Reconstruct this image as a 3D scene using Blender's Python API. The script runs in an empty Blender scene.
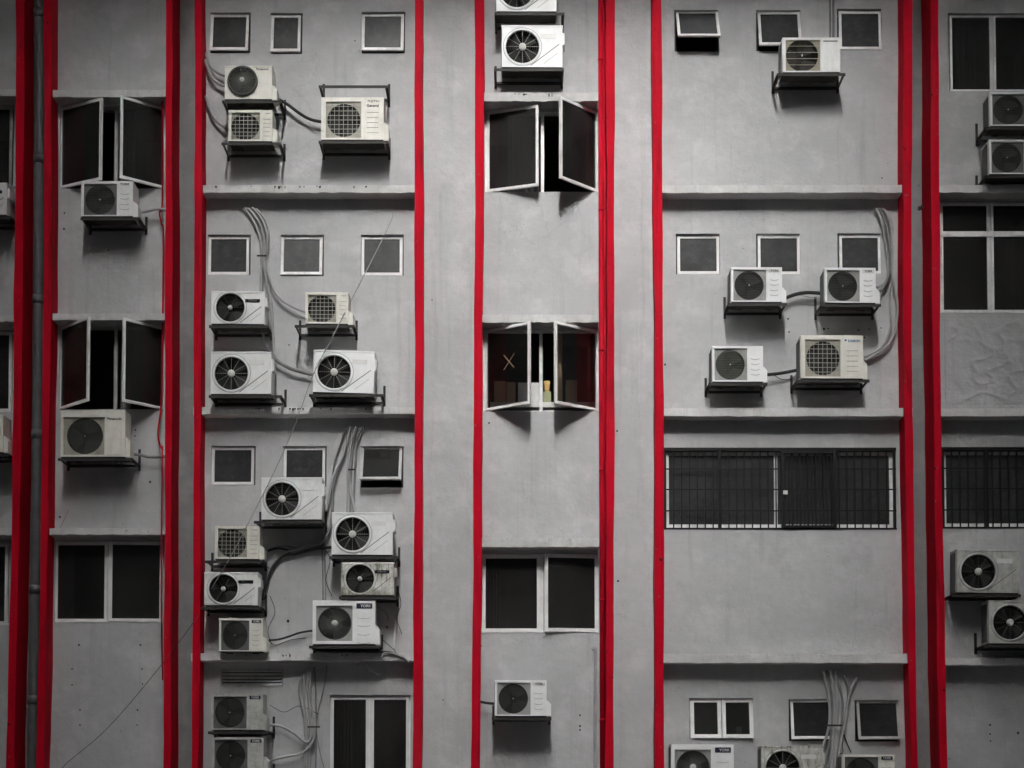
import bpy, math, random
from mathutils import Vector
random.seed(7)
R = math.radians
C = bpy.data.collections.new('street_scene'); bpy.context.scene.collection.children.link(C)
S = bpy.context.scene
# ------------------------------------------------------------------ camera
F = 1480.0; TH = R(2.27); YPP = 741.0; DIST = 20.0; ZC = 1.6
cam = bpy.data.cameras.new('camera'); co = bpy.data.objects.new('camera', cam); C.objects.link(co)
co.location = (0, -DIST, ZC); co.rotation_euler = (R(90) + TH, 0, 0)
cam.sensor_width = 36; cam.lens = 36 * F / 1024; cam.shift_y = (YPP - 384) / 1024
cam.clip_end = 2000; cam.clip_start = .1
S.camera = co

def at(px, py, depth=0.0):
    """where the line of sight through a photo point meets the plane that stands depth metres in front of the wall"""
    x = (px - 512) / F; v = (YPP - py) / F
    dy = math.cos(TH) - v * math.sin(TH); dz = math.sin(TH) + v * math.cos(TH)
    t = (DIST - depth) / dy
    return Vector((t * x, -depth, ZC + t * dz))

def rect(x0, y0, x1, y1, depth=0.0):
    ym = (y0 + y1) / 2; xm = (x0 + x1) / 2
    return at(x0, ym, depth).x, at(x1, ym, depth).x, at(xm, y1, depth).z, at(xm, y0, depth).z

# ------------------------------------------------------------------ materials
def newmat(name):
    m = bpy.data.materials.new(name); m.use_nodes = True
    nt = m.node_tree; b = nt.nodes['Principled BSDF']
    return m, nt, b

def N(nt, t, **kw):
    n = nt.nodes.new(t)
    for k, v in kw.items():
        if k in n.inputs: n.inputs[k].default_value = v
        else: setattr(n, k, v)
    return n

def coords(nt, scale=(1, 1, 1), kind='Object'):
    tc = N(nt, 'ShaderNodeTexCoord'); mp = N(nt, 'ShaderNodeMapping')
    nt.links.new(tc.outputs[kind], mp.inputs[0]); mp.inputs['Scale'].default_value = scale
    return mp.outputs[0]

def world_coords(nt, scale=(1, 1, 1)):
    g = N(nt, 'ShaderNodeNewGeometry'); mp = N(nt, 'ShaderNodeMapping')
    nt.links.new(g.outputs['Position'], mp.inputs[0]); mp.inputs['Scale'].default_value = scale
    return mp.outputs[0]

def noise(nt, vec, scale, detail=6, rough=.6, lo=.35, hi=.65, c0=0.0, c1=1.0):
    n = N(nt, 'ShaderNodeTexNoise'); n.inputs['Scale'].default_value = scale
    n.inputs['Detail'].default_value = detail; n.inputs['Roughness'].default_value = rough
    nt.links.new(vec, n.inputs['Vector'])
    r = N(nt, 'ShaderNodeMapRange'); r.inputs[1].default_value = lo; r.inputs[2].default_value = hi
    r.inputs[3].default_value = c0; r.inputs[4].default_value = c1
    nt.links.new(n.outputs['Fac'], r.inputs[0])
    return r.outputs[0]

def mixc(nt, fac, a, b):
    m = N(nt, 'ShaderNodeMix', data_type='RGBA')
    if isinstance(fac, (int, float)): m.inputs[0].default_value = fac
    else: nt.links.new(fac, m.inputs[0])
    for s, i in ((a, 6), (b, 7)):
        if isinstance(s, tuple): m.inputs[i].default_value = (*s, 1)
        else: nt.links.new(s, m.inputs[i])
    return m.outputs[2]

def mathn(nt, op, a, b):
    m = N(nt, 'ShaderNodeMath', operation=op)
    for s, i in ((a, 0), (b, 1)):
        if isinstance(s, (int, float)): m.inputs[i].default_value = s
        else: nt.links.new(s, m.inputs[i])
    return m.outputs[0]

def bump(nt, b, h, strength, dist=.01):
    bp = N(nt, 'ShaderNodeBump'); bp.inputs['Strength'].default_value = strength
    bp.inputs['Distance'].default_value = dist
    nt.links.new(h, bp.inputs['Height']); nt.links.new(bp.outputs[0], b.inputs['Normal'])

def plaster(name, base, dark, light, streak=.5, rough=.55, spots=.35, cracks=True, drip=(5.0, 5.0, .28)):
    m, nt, b = newmat(name)
    v = world_coords(nt, (1, 1, 1))
    big = noise(nt, v, .55, 5, .6, .3, .72)
    col = mixc(nt, big, dark, base)
    patch = noise(nt, v, 2.1, 8, .62, .5, .66)
    col = mixc(nt, mathn(nt, 'MULTIPLY', patch, .65), col, light)
    tr = noise(nt, world_coords(nt, (.9, .9, 5.0)), 1.5, 8, .7, .48, .75)
    col = mixc(nt, mathn(nt, 'MULTIPLY', tr, .4), col, dark)
    blot = noise(nt, v, 1.15, 9, .7, .56, .70)
    col = mixc(nt, mathn(nt, 'MULTIPLY', blot, .45), col, tuple(c * .72 for c in dark))
    mot = noise(nt, v, 9.0, 7, .7, .42, .7)
    col = mixc(nt, mathn(nt, 'MULTIPLY', mot, .35), col, dark)
    vs = world_coords(nt, drip)
    st = noise(nt, vs, 1.6, 6, .65, .56, .8)
    dirt = tuple(c * .5 for c in dark)
    col = mixc(nt, mathn(nt, 'MULTIPLY', st, streak), col, dirt)
    sp = noise(nt, v, 16.0, 2, .5, .735, .78)
    col = mixc(nt, mathn(nt, 'MULTIPLY', sp, spots), col, tuple(c * .25 for c in dark))
    if cracks:
        wv = N(nt, 'ShaderNodeVectorMath', operation='ADD')
        nz = N(nt, 'ShaderNodeTexNoise'); nz.inputs['Scale'].default_value = 1.7; nz.inputs['Detail'].default_value = 6
        nt.links.new(v, nz.inputs['Vector'])
        sc = N(nt, 'ShaderNodeVectorMath', operation='SCALE'); sc.inputs['Scale'].default_value = 1.1
        nt.links.new(nz.outputs['Color'], sc.inputs[0])
        nt.links.new(v, wv.inputs[0]); nt.links.new(sc.outputs[0], wv.inputs[1])
        vo = N(nt, 'ShaderNodeTexVoronoi', feature='DISTANCE_TO_EDGE'); vo.inputs['Scale'].default_value = .42
        nt.links.new(wv.outputs[0], vo.inputs['Vector'])
        cr = N(nt, 'ShaderNodeMapRange'); cr.inputs[1].default_value = .0; cr.inputs[2].default_value = .006
        cr.inputs[3].default_value = 1; cr.inputs[4].default_value = 0
        nt.links.new(vo.outputs['Distance'], cr.inputs[0])
        gate = noise(nt, v, .9, 3, .5, .52, .62)
        col = mixc(nt, mathn(nt, 'MULTIPLY', mathn(nt, 'MULTIPLY', cr.outputs[0], gate), .2), col, dirt)
    nt.links.new(col, b.inputs['Base Color']); b.inputs['Roughness'].default_value = .85
    b.inputs['Specular IOR Level'].default_value = .25
    h1 = noise(nt, v, 3.0, 10, .62, 0, 1); h2 = noise(nt, v, 45, 4, .6, 0, 1)
    bump(nt, b, mathn(nt, 'ADD', mathn(nt, 'MULTIPLY', h1, 3.5), mathn(nt, 'MULTIPLY', h2, .35)), rough, .012 if rough < .8 else .022)
    return m

def paint(name, base, grime, amount, streak=.6, rough=.45, spec=.4, kind='w', rust=0.0):
    m, nt, b = newmat(name)
    v = world_coords(nt); vs = world_coords(nt, (1, 1, .12))
    a = noise(nt, v, 5.0, 7, .65, .42, .75)
    s = noise(nt, vs, 22.0, 5, .65, .5, .75)
    oi = N(nt, 'ShaderNodeObjectInfo'); rn = N(nt, 'ShaderNodeMapRange'); rn.inputs[3].default_value = .55; rn.inputs[4].default_value = 1.5
    nt.links.new(oi.outputs['Random'], rn.inputs[0])
    f = mathn(nt, 'MINIMUM', mathn(nt, 'ADD', mathn(nt, 'MULTIPLY', a, amount), mathn(nt, 'MULTIPLY', s, amount * streak)), 1.0)
    f = mathn(nt, 'MINIMUM', mathn(nt, 'MULTIPLY', f, rn.outputs[0]), 1.0)
    col = mixc(nt, f, base, grime)
    if rust:
        rr = noise(nt, v, 9.0, 6, .7, .62, .7)
        col = mixc(nt, mathn(nt, 'MULTIPLY', rr, rust), col, (.09, .045, .02))
    nt.links.new(col, b.inputs['Base Color'])
    b.inputs['Roughness'].default_value = rough; b.inputs['Specular IOR Level'].default_value = spec
    bump(nt, b, noise(nt, v, 14, 4, .5, 0, 1), .12, .004)
    return m

def red_paint(name, base, dark):
    m, nt, b = newmat(name)
    v = world_coords(nt); vs = world_coords(nt, (3, 3, .25))
    a = noise(nt, v, 1.3, 6, .6, .35, .7)
    col = mixc(nt, mathn(nt, 'MULTIPLY', a, .8), base, dark)
    fd = noise(nt, vs, 1.1, 5, .6, .5, .72)
    col = mixc(nt, mathn(nt, 'MULTIPLY', fd, .3), col, (.52, .03, .045))
    s = noise(nt, vs, 2.5, 6, .65, .55, .75)
    col = mixc(nt, mathn(nt, 'MULTIPLY', s, .8), col, (.10, .003, .006))
    sp = noise(nt, v, 8.0, 4, .6, .70, .73)
    col = mixc(nt, mathn(nt, 'MULTIPLY', sp, .9), col, (.03, .008, .008))
    ch = noise(nt, v, 11.0, 6, .7, .66, .68)
    col = mixc(nt, mathn(nt, 'MULTIPLY', ch, .5), col, (.22, .12, .12))
    nt.links.new(col, b.inputs['Base Color'])
    b.inputs['Roughness'].default_value = .7; b.inputs['Specular IOR Level'].default_value = .1
    bump(nt, b, mathn(nt, 'ADD', noise(nt, v, 5, 8, .6, 0, 1), mathn(nt, 'MULTIPLY', noise(nt, v, 40, 3, .6, 0, 1), .2)), .4, .012)
    return m

def flat(name, c, rough=.5, spec=.4, metal=0.0):
    m, nt, b = newmat(name)
    v = world_coords(nt)
    a = noise(nt, v, 11.0, 5, .6, .3, .75)
    nt.links.new(mixc(nt, mathn(nt, 'MULTIPLY', a, .4), c, tuple(x * .6 for x in c)), b.inputs['Base Color'])
    b.inputs['Roughness'].default_value = rough; b.inputs['Specular IOR Level'].default_value = spec
    b.inputs['Metallic'].default_value = metal
    return m

def glass(name, tint, dust=.24):
    m, nt, b = newmat(name)
    nt.nodes.remove(b)
    out = [n for n in nt.nodes if n.type == 'OUTPUT_MATERIAL'][0]
    tr = N(nt, 'ShaderNodeBsdfTransparent'); tr.inputs[0].default_value = (*tint, 1)
    gl = N(nt, 'ShaderNodeBsdfGlossy'); gl.inputs['Roughness'].default_value = .03; gl.inputs['Color'].default_value = (.8, .8, .8, 1)
    df = N(nt, 'ShaderNodeBsdfDiffuse'); df.inputs[0].default_value = (.16, .155, .15, 1)
    fr = N(nt, 'ShaderNodeFresnel'); fr.inputs[0].default_value = 1.45
    v = world_coords(nt)
    d = noise(nt, world_coords(nt, (1, 1, .5)), 1.8, 7, .65, .3, .75, dust * .2, dust)
    m1 = N(nt, 'ShaderNodeMixShader'); m2 = N(nt, 'ShaderNodeMixShader')
    nt.links.new(d, m1.inputs[0]); nt.links.new(tr.outputs[0], m1.inputs[1]); nt.links.new(df.outputs[0], m1.inputs[2])
    nt.links.new(fr.outputs[0], m2.inputs[0]); nt.links.new(m1.outputs[0], m2.inputs[1]); nt.links.new(gl.outputs[0], m2.inputs[2])
    nt.links.new(m2.outputs[0], out.inputs[0])
    return m

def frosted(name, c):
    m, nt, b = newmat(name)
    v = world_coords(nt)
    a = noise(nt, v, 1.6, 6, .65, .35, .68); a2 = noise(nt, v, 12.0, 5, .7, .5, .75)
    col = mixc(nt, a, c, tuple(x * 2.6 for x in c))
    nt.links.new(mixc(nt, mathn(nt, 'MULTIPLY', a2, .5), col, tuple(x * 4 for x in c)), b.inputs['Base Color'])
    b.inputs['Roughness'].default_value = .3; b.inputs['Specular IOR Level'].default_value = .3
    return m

M = {
 'wall': plaster('grey_plaster', (.53, .535, .54), (.40, .405, .41), (.60, .60, .605), .36, spots=.6),
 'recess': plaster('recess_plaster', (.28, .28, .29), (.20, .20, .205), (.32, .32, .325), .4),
 'roughwall': plaster('patched_plaster', (.50, .505, .51), (.37, .375, .38), (.57, .57, .575), .35, rough=.7, spots=.7),
 'pilaster': plaster('pilaster_plaster', (.53, .535, .54), (.40, .405, .41), (.59, .59, .595), .36),
 'ledge': plaster('ledge_concrete', (.66, .655, .65), (.42, .415, .41), (.72, .72, .71), .35, spots=.9, cracks=False, drip=(16.0, 16.0, .9)),
 'red': red_paint('red_paint', (.56, .0015, .018), (.38, .0015, .013)),
 'redpipe': red_paint('red_pipe_paint', (.52, .004, .02), (.36, .004, .016)),
 'alu': paint('white_aluminium', (.84, .84, .83), (.34, .32, .29), .38, .6, .4),
 'alu_dim': paint('dull_aluminium', (.42, .42, .41), (.16, .15, .14), .5, .6, .45),
 'white': paint('white_casing', (.80, .81, .80), (.42, .42, .39), .42, .6),
 'clean': paint('clean_white_casing', (.85, .86, .86), (.55, .55, .53), .28, .4),
 'cream': paint('cream_casing', (.78, .77, .70), (.42, .39, .31), .4, .6),
 'worn': paint('streaked_casing', (.68, .68, .64), (.20, .19, .14), .95, 1.1, rust=.55),
 'dull': paint('dull_casing', (.56, .57, .54), (.24, .24, .21), .7, .7),
 'corner': paint('grille_corner', (.34, .345, .33), (.16, .16, .14), .6, .4),
 'corner_light': paint('grille_corner_light', (.40, .38, .32), (.20, .18, .13), .6, .6),
 'corner_brown': paint('grille_corner_brown', (.30, .27, .20), (.16, .13, .09), .6, .4),
 'corner_dark': paint('grille_corner_dark', (.13, .13, .13), (.07, .07, .07), .6, .4),
 'cavity': flat('fan_cavity_black', (.018, .018, .018), .8, .1),
 'blade': flat('fan_blade_grey', (.035, .035, .035), .6, .2),
 'mesh': flat('guard_wire_dark', (.085, .087, .08), .6, .2),
 'meshb': flat('guard_wire_brown', (.14, .12, .085), .6, .2),
 'meshg': flat('guard_wire_green', (.13, .135, .12), .6, .2),
 'wire': flat('guard_wire_white', (.46, .45, .40), .5, .3),
 'hub': flat('hub_cap', (.58, .58, .55), .4, .4),
 'groove': flat('pressed_groove', (.16, .16, .15), .7, .2),
 'louvre': flat('louvre_shadow_gap', (.40, .40, .37), .7, .2),
 'coil': flat('coil_fins', (.11, .112, .115), .6, .3),
 'grey_cloth': flat('grey_cloth', (.34, .34, .34), .9, .1), 'brown_cloth': flat('brown_cloth', (.22, .17, .12), .9, .1),
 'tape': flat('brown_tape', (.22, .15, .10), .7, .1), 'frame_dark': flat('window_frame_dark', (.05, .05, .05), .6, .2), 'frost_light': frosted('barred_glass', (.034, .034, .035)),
 'pan': flat('underside_shade_and_dirt', (.055, .052, .048), .8, .1),  # near-black puts the shade under units into the colour; stains use it too
 'spoke': flat('guard_spoke', (.24, .24, .22), .5, .3),
 'ink': flat('badge_ink', (.02, .02, .022), .5, .3),
 'navy': flat('badge_navy', (.015, .018, .04), .4, .4),
 'blue': flat('badge_blue', (.02, .14, .30), .4, .4),
 'plate': flat('badge_plate', (.78, .78, .76), .35, .4),
 'steel': paint('bracket_steel', (.028, .028, .028), (.05, .04, .032), .6, .5, .6, .3, rust=.35),
 'hose': paint('hose_grey', (.40, .40, .40), (.2, .2, .195), .6, .3, .7, .2),
 'hose_dim': paint('hose_dim', (.24, .24, .24), (.12, .12, .12), .6, .3, .7, .2),
 'hose_black': paint('hose_black', (.035, .035, .035), (.07, .07, .07), .4, .3, .7, .2),
 'cable': flat('cable_grey', (.30, .30, .29), .6, .3),
 'pipe': paint('drainpipe_grey', (.12, .12, .125), (.06, .06, .06), .5, .5, .5, .3),
 'bars': flat('window_bars', (.010, .010, .010), .5, .3),
 'glass': glass('tinted_glass', (.38, .38, .38)),
 'clear': glass('clear_glass', (.96, .96, .96), .05),
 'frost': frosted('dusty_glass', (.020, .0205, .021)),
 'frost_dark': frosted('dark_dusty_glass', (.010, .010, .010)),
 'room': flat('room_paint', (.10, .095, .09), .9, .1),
 'tan': flat('cardboard', (.58, .44, .30), .8, .1),
 'yellow': flat('yellow_plastic', (.72, .50, .18), .5, .3),
 'paleitem': flat('white_card', (.68, .68, .66), .6, .3),
 'green': flat('olive_card', (.34, .36, .22), .7, .2),
 'ground': plaster('alley_concrete', (.16, .16, .155), (.10, .10, .10), (.22, .22, .21), .3),
 'blocker': plaster('blocker_plaster', (.07, .07, .07), (.045, .045, .045), (.09, .09, .088), .5),  # very dark so the added unseen masses bounce little light
}

# ------------------------------------------------------------------ mesh helpers
class MB:
    def __init__(s): s.v = []; s.f = []; s.sm = []
    def face(s, pts, smooth=False):
        n = len(s.v); s.v += [tuple(p) for p in pts]; s.f.append(tuple(range(n, n + len(pts)))); s.sm.append(smooth)
    def box(s, x0, x1, y0, y1, z0, z1, skip=''):
        n = len(s.v)
        s.v += [(x0, y0, z0), (x1, y0, z0), (x1, y1, z0), (x0, y1, z0), (x0, y0, z1), (x1, y0, z1), (x1, y1, z1), (x0, y1, z1)]
        F_ = {'b': (0, 3, 2, 1), 't': (4, 5, 6, 7), 'f': (0, 1, 5, 4), 'k': (2, 3, 7, 6), 'l': (3, 0, 4, 7), 'r': (1, 2, 6, 5)}
        for k, q in F_.items():
            if k not in skip: s.f.append(tuple(n + i for i in q)); s.sm.append(False)
        return s
    def bar(s, p, q, w, h=None):
        p = Vector(p); q = Vector(q); d = (q - p).normalized(); h = h or w
        up = Vector((0, 1, 0)) if abs(d.y) < .9 else Vector((0, 0, 1))
        a = d.cross(up).normalized() * w / 2; b = d.cross(a).normalized() * h / 2
        n = len(s.v)
        for c in (p, q):
            for i, j in ((-1, -1), (1, -1), (1, 1), (-1, 1)): s.v.append(tuple(c + a * i + b * j))
        for q4 in ((0, 1, 5, 4), (1, 2, 6, 5), (2, 3, 7, 6), (3, 0, 4, 7), (3, 2, 1, 0), (4, 5, 6, 7)):
            s.f.append(tuple(n + i for i in q4)); s.sm.append(False)
        return s
    def tube(s, pts, r, seg=8):
        pts = [Vector(p) for p in pts]; n0 = len(s.v); a = None
        for i, p in enumerate(pts):
            d = (pts[min(i + 1, len(pts) - 1)] - pts[max(i - 1, 0)]).normalized()
            if a is None:
                ref = Vector((0, 1, 0)) if abs(d.y) < .9 else Vector((1, 0, 0)); a = d.cross(ref).normalized()
            a = (a - d * a.dot(d)).normalized(); b = d.cross(a)
            for k in range(seg):
                t = 2 * math.pi * k / seg; s.v.append(tuple(p + (a * math.cos(t) + b * math.sin(t)) * r))
        for i in range(len(pts) - 1):
            for k in range(seg):
                k2 = (k + 1) % seg
                s.f.append((n0 + i * seg + k, n0 + i * seg + k2, n0 + (i + 1) * seg + k2, n0 + (i + 1) * seg + k)); s.sm.append(True)
        s.f.append(tuple(n0 + k for k in reversed(range(seg)))); s.sm.append(False)
        e = n0 + (len(pts) - 1) * seg; s.f.append(tuple(e + k for k in range(seg))); s.sm.append(False)
        return s
    def holed(s, x0, x1, z0, z1, cx, cz, r, y, n=48):
        ang = [2 * math.pi * i / n for i in range(n)] + [math.atan2(b - cz, a - cx) % (2 * math.pi) for a in (x0, x1) for b in (z0, z1)]
        ang = sorted(set(round(a, 6) for a in ang))
        def edge(t):
            c, q = math.cos(t), math.sin(t); L = []
            if c > 1e-9: L.append((x1 - cx) / c)
            if c < -1e-9: L.append((x0 - cx) / c)
            if q > 1e-9: L.append((z1 - cz) / q)
            if q < -1e-9: L.append((z0 - cz) / q)
            l = min(L); return (cx + c * l, y, cz + q * l)
        for i, t in enumerate(ang):
            u = ang[(i + 1) % len(ang)]
            s.face([(cx + r * math.cos(t), y, cz + r * math.sin(t)), edge(t), edge(u), (cx + r * math.cos(u), y, cz + r * math.sin(u))])
        return s
    def lathe(s, cx, cz, prof, n=48, smooth=True):
        """prof: (radius, y) pairs turned round the fan axis"""
        n0 = len(s.v)
        for r, y in prof:
            for k in range(n):
                t = 2 * math.pi * k / n; s.v.append((cx + r * math.cos(t), y, cz + r * math.sin(t)))
        for i in range(len(prof) - 1):
            for k in range(n):
                k2 = (k + 1) % n
                s.f.append((n0 + i * n + k, n0 + (i + 1) * n + k, n0 + (i + 1) * n + k2, n0 + i * n + k2)); s.sm.append(smooth)
        if prof[-1][0] > 0 and False: pass
        return s
    def disc(s, cx, cz, r, y, n=32):
        s.face([(cx + r * math.cos(2 * math.pi * k / n), y, cz + r * math.sin(2 * math.pi * k / n)) for k in range(n)]); return s
    def prism(s, poly, y0, y1):
        """poly of (x, z), from y0 (back) to y1 (front)"""
        n = len(poly)
        s.face([(x, y1, z) for x, z in poly]); s.face([(x, y0, z) for x, z in reversed(poly)])
        for i in range(n):
            (a, b), (c, d) = poly[i], poly[(i + 1) % n]
            s.face([(a, y0, b), (c, y0, d), (c, y1, d), (a, y1, b)])
        return s
    def build(s, name, m, parent=None, loc=(0, 0, 0), bevel=0.0):
        me = bpy.data.meshes.new(name); me.from_pydata(s.v, [], s.f); me.update()
        me.polygons.foreach_set('use_smooth', s.sm)
        o = bpy.data.objects.new(name, me); C.objects.link(o); o.location = loc
        if m: me.materials.append(M[m] if isinstance(m, str) else m)
        if parent: o.parent = parent
        if bevel:
            b = o.modifiers.new('edge', 'BEVEL'); b.width = bevel; b.segments = 2; b.limit_method = 'ANGLE'
        return o

def tag(o, label=None, cat=None, group=None, kind=None):
    if label: o['label'] = label
    if cat: o['category'] = cat
    if group: o['group'] = group
    if kind: o['kind'] = kind
    return o

def empty(name, loc=(0, 0, 0)):
    o = bpy.data.objects.new(name, None); C.objects.link(o); o.location = loc; o.empty_display_size = .1
    return o

def copy_tree(o, parent=None):
    c = o.copy(); C.objects.link(c); c.parent = parent
    for ch in list(o.children): copy_tree(ch, c)
    return c

def lettering(text, x0, x1, zc, y, m, parent, zs=1.0, name='lettering', bold=.0):
    cu = bpy.data.curves.new('lettering', 'FONT'); cu.body = text; cu.extrude = .001; cu.offset = bold
    t = bpy.data.objects.new('lettering', cu); C.objects.link(t)
    bpy.context.view_layer.update()
    me = bpy.data.meshes.new_from_object(t.evaluated_get(bpy.context.evaluated_depsgraph_get()))
    bpy.data.objects.remove(t)
    xs = [v.co.x for v in me.vertices]; ys = [v.co.y for v in me.vertices]
    k = (x1 - x0) / (max(xs) - min(xs)); ym = (max(ys) + min(ys)) / 2
    for v in me.vertices:
        a, b, c = v.co; v.co = (x0 + (a - min(xs)) * k, y - c, zc + (b - ym) * k * zs)
    o = bpy.data.objects.new(name, me); C.objects.link(o); me.materials.clear(); me.materials.append(M[m]); o.parent = parent
    return o

def smooth_path(pts, n=8):
    P = [Vector(p) for p in pts]; out = []
    for i in range(len(P) - 1):
        a, b, c, d = P[max(i - 1, 0)], P[i], P[i + 1], P[min(i + 2, len(P) - 1)]
        for k in range(n):
            t = k / n
            out.append(.5 * ((2 * b) + (c - a) * t + (2 * a - 5 * b + 4 * c - d) * t * t + (3 * b - a - 3 * c + d) * t ** 3))
    out.append(P[-1]); return out

# ------------------------------------------------------------------ setting: ground
g = MB(); g.face([(-600, -600, 0), (600, -600, 0), (600, 600, 0), (-600, 600, 0)])
tag(g.build('ground', 'ground'), kind='structure')

# ------------------------------------------------------------------ the building
B = empty('apartment_building')
tag(B, 'grey plastered building back with red vertical fins, ledges and rows of windows', 'building')
ZT = 13.4
HOLES = {k: [] for k in 'OABCDE'}
BAYS = {'O': (-90, 24), 'A': (48, 170), 'B': (197, 418), 'C': (478, 610), 'D': (657, 908), 'E': (936, 1120)}

def bay_x(k):
    a, b = BAYS[k]; return at(a, 384).x, at(b, 384).x

def wavy_post(name, xa, xb, y0, y1, m, amp=.006, parent=B):
    """a hand-plastered upright: an oblong post whose edges wander a little"""
    mb = MB(); n = 90; rows = []
    if not callable(xa): fa, fb = (lambda z: xa), (lambda z: xb)
    else: fa, fb = xa, xb
    ph = [random.uniform(0, 6.28) for _ in range(8)]
    def w(z, i): return amp * (math.sin(z * 1.1 + ph[i]) + .7 * math.sin(z * 2.7 + ph[i + 1]) + .35 * math.sin(z * 6.1 + ph[i + 2]) + random.uniform(-.25, .25))
    for i in range(n + 1):
        z = ZT * i / n; l = w(z, 0); r = w(z, 3); f = w(z, 5) * .6
        rows.append([(fa(z) + l, y0, z), (fa(z) + l, y1 + f, z), (fb(z) + r, y1 + f, z), (fb(z) + r, y0, z)])
    for i in range(n):
        a, b = rows[i], rows[i + 1]
        for k in range(3): mb.face([a[k], a[k + 1], b[k + 1], b[k]])
    mb.face([rows[-1][k] for k in range(4)])
    mb.face([rows[0][k] for k in (3, 2, 1, 0)])
    return mb.build(name, m, parent)

FIN = .29
def leaning(p0, p1, p2, depth):
    """the slightly bowed run of an upright through its top, middle and foot"""
    q = [at(p, y, depth) for p, y in ((p0, 0), (p1, 384), (p2, 768))]
    def f(z):
        z = min(max(z, q[2].z - .4), q[0].z + .4); r = 0
        for i in range(3):
            t = q[i].x
            for j in range(3):
                if j != i: t *= (z - q[j].z) / (q[i].z - q[j].z)
            r += t
        return r
    return f
for l0, r0, l1, r1, l2, r2 in ((15.6, 24.2, 13.4, 21.6, 6.2, 13.8), (44, 51.6, 42.6, 50, 36, 43), (165.6, 172.6, 165, 172, 163.6, 170.2), (194.8, 201.6, 193.8, 201, 191.8, 198.6),
                               (414.5, 422.6, 414.6, 422.8, 412.8, 421.2), (475, 484.2, 474, 482.4, 471, 479.8), (606, 614.8, 606.8, 614.2, 605.2, 613.6), (652, 661.2, 655, 663.4, 655, 664.2),
                               (903.5, 912.6, 904.4, 912.4, 911.6, 918.2), (930.4, 938.8, 933.2, 940.9, 940, 947.4)):
    wavy_post('fin', leaning(l0, l1, l2, FIN), leaning(r0, r1, r2, FIN), .17 if l1 < 210 or l1 > 900 else .03, -FIN, 'red', .0045)
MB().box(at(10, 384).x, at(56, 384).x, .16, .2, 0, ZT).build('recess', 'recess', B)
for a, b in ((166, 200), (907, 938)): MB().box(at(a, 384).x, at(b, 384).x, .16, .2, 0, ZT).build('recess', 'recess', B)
for a, b in ((418, 478), (610, 659)):
    wavy_post('pilaster', at(a, 384).x, at(b, 384).x, .02, -.06, 'pilaster', .002)

LEDGE = .22
def ledge(k, y0, y1):
    a, b = bay_x(k); _, _, z0, z1 = rect(0, y0, 100, y1, LEDGE)
    if k == 'C': b = at(598.8, 384, LEDGE).x
    mb = MB(); n = 26
    top = [z1 + random.uniform(-.006, .006) for _ in range(n + 1)]; bot = [z0 + random.uniform(-.007, .005) for _ in range(n + 1)]
    fr = [-LEDGE + random.uniform(-.004, .004) for _ in range(n + 1)]
    X = [a + (b - a) * i / n for i in range(n + 1)]
    for i in range(n):
        p = [(X[j], fr[j], bot[j]) for j in (i, i + 1)]; q = [(X[j], fr[j], top[j]) for j in (i, i + 1)]
        mb.face([p[0], p[1], q[1], q[0]])
        mb.face([q[0], q[1], (X[i + 1], .01, top[i + 1]), (X[i], .01, top[i])])
        mb.face([(X[i], .01, bot[i]), (X[i + 1], .01, bot[i + 1]), p[1], p[0]])
    mb.build('ledge', 'ledge', B)
for k, ys in {'O': ((89, 96), (315, 321.5), (528, 535)), 'A': ((90, 97), (313.6, 320), (528, 534.5)),
              'B': ((185, 192.5), (407, 414), (653, 660.5)), 'C': ((92.5, 101), (314.6, 322.4), (538, 547)),
              'D': ((185, 192.6), (408, 416), (653.8, 663)), 'E': ((185, 192.5), (408.5, 416), (658, 665))}.items():
    for y0, y1 in ys: ledge(k, y0, y1)

WY = .07      # windows stand this far behind the wall face
def ring(mb, x0, x1, z0, z1, w, y0, y1, wb=None):
    wb = wb or w
    mb.box(x0, x0 + w, y0, y1, z0, z1); mb.box(x1 - w, x1, y0, y1, z0, z1)
    mb.box(x0 + w, x1 - w, y0 + .001, y1 - .001, z0, z0 + wb); mb.box(x0 + w, x1 - w, y0 + .001, y1 - .001, z1 - w, z1)

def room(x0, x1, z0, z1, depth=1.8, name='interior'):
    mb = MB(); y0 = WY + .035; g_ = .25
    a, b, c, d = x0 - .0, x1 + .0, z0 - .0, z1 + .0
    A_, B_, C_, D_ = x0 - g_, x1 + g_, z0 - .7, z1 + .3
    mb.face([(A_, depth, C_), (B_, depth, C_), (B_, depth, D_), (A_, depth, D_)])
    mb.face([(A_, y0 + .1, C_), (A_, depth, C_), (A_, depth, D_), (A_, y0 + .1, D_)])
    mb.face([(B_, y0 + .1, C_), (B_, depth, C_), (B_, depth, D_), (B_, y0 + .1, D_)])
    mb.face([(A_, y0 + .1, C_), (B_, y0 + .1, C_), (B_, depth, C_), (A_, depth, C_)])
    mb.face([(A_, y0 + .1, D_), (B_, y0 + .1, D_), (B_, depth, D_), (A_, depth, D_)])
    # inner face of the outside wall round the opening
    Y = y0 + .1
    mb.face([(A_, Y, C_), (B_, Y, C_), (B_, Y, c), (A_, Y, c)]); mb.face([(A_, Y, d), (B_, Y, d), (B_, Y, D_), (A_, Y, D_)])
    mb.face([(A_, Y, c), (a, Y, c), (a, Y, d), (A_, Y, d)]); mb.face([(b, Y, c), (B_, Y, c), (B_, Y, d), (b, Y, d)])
    mb.build(name, 'room', B)

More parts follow.
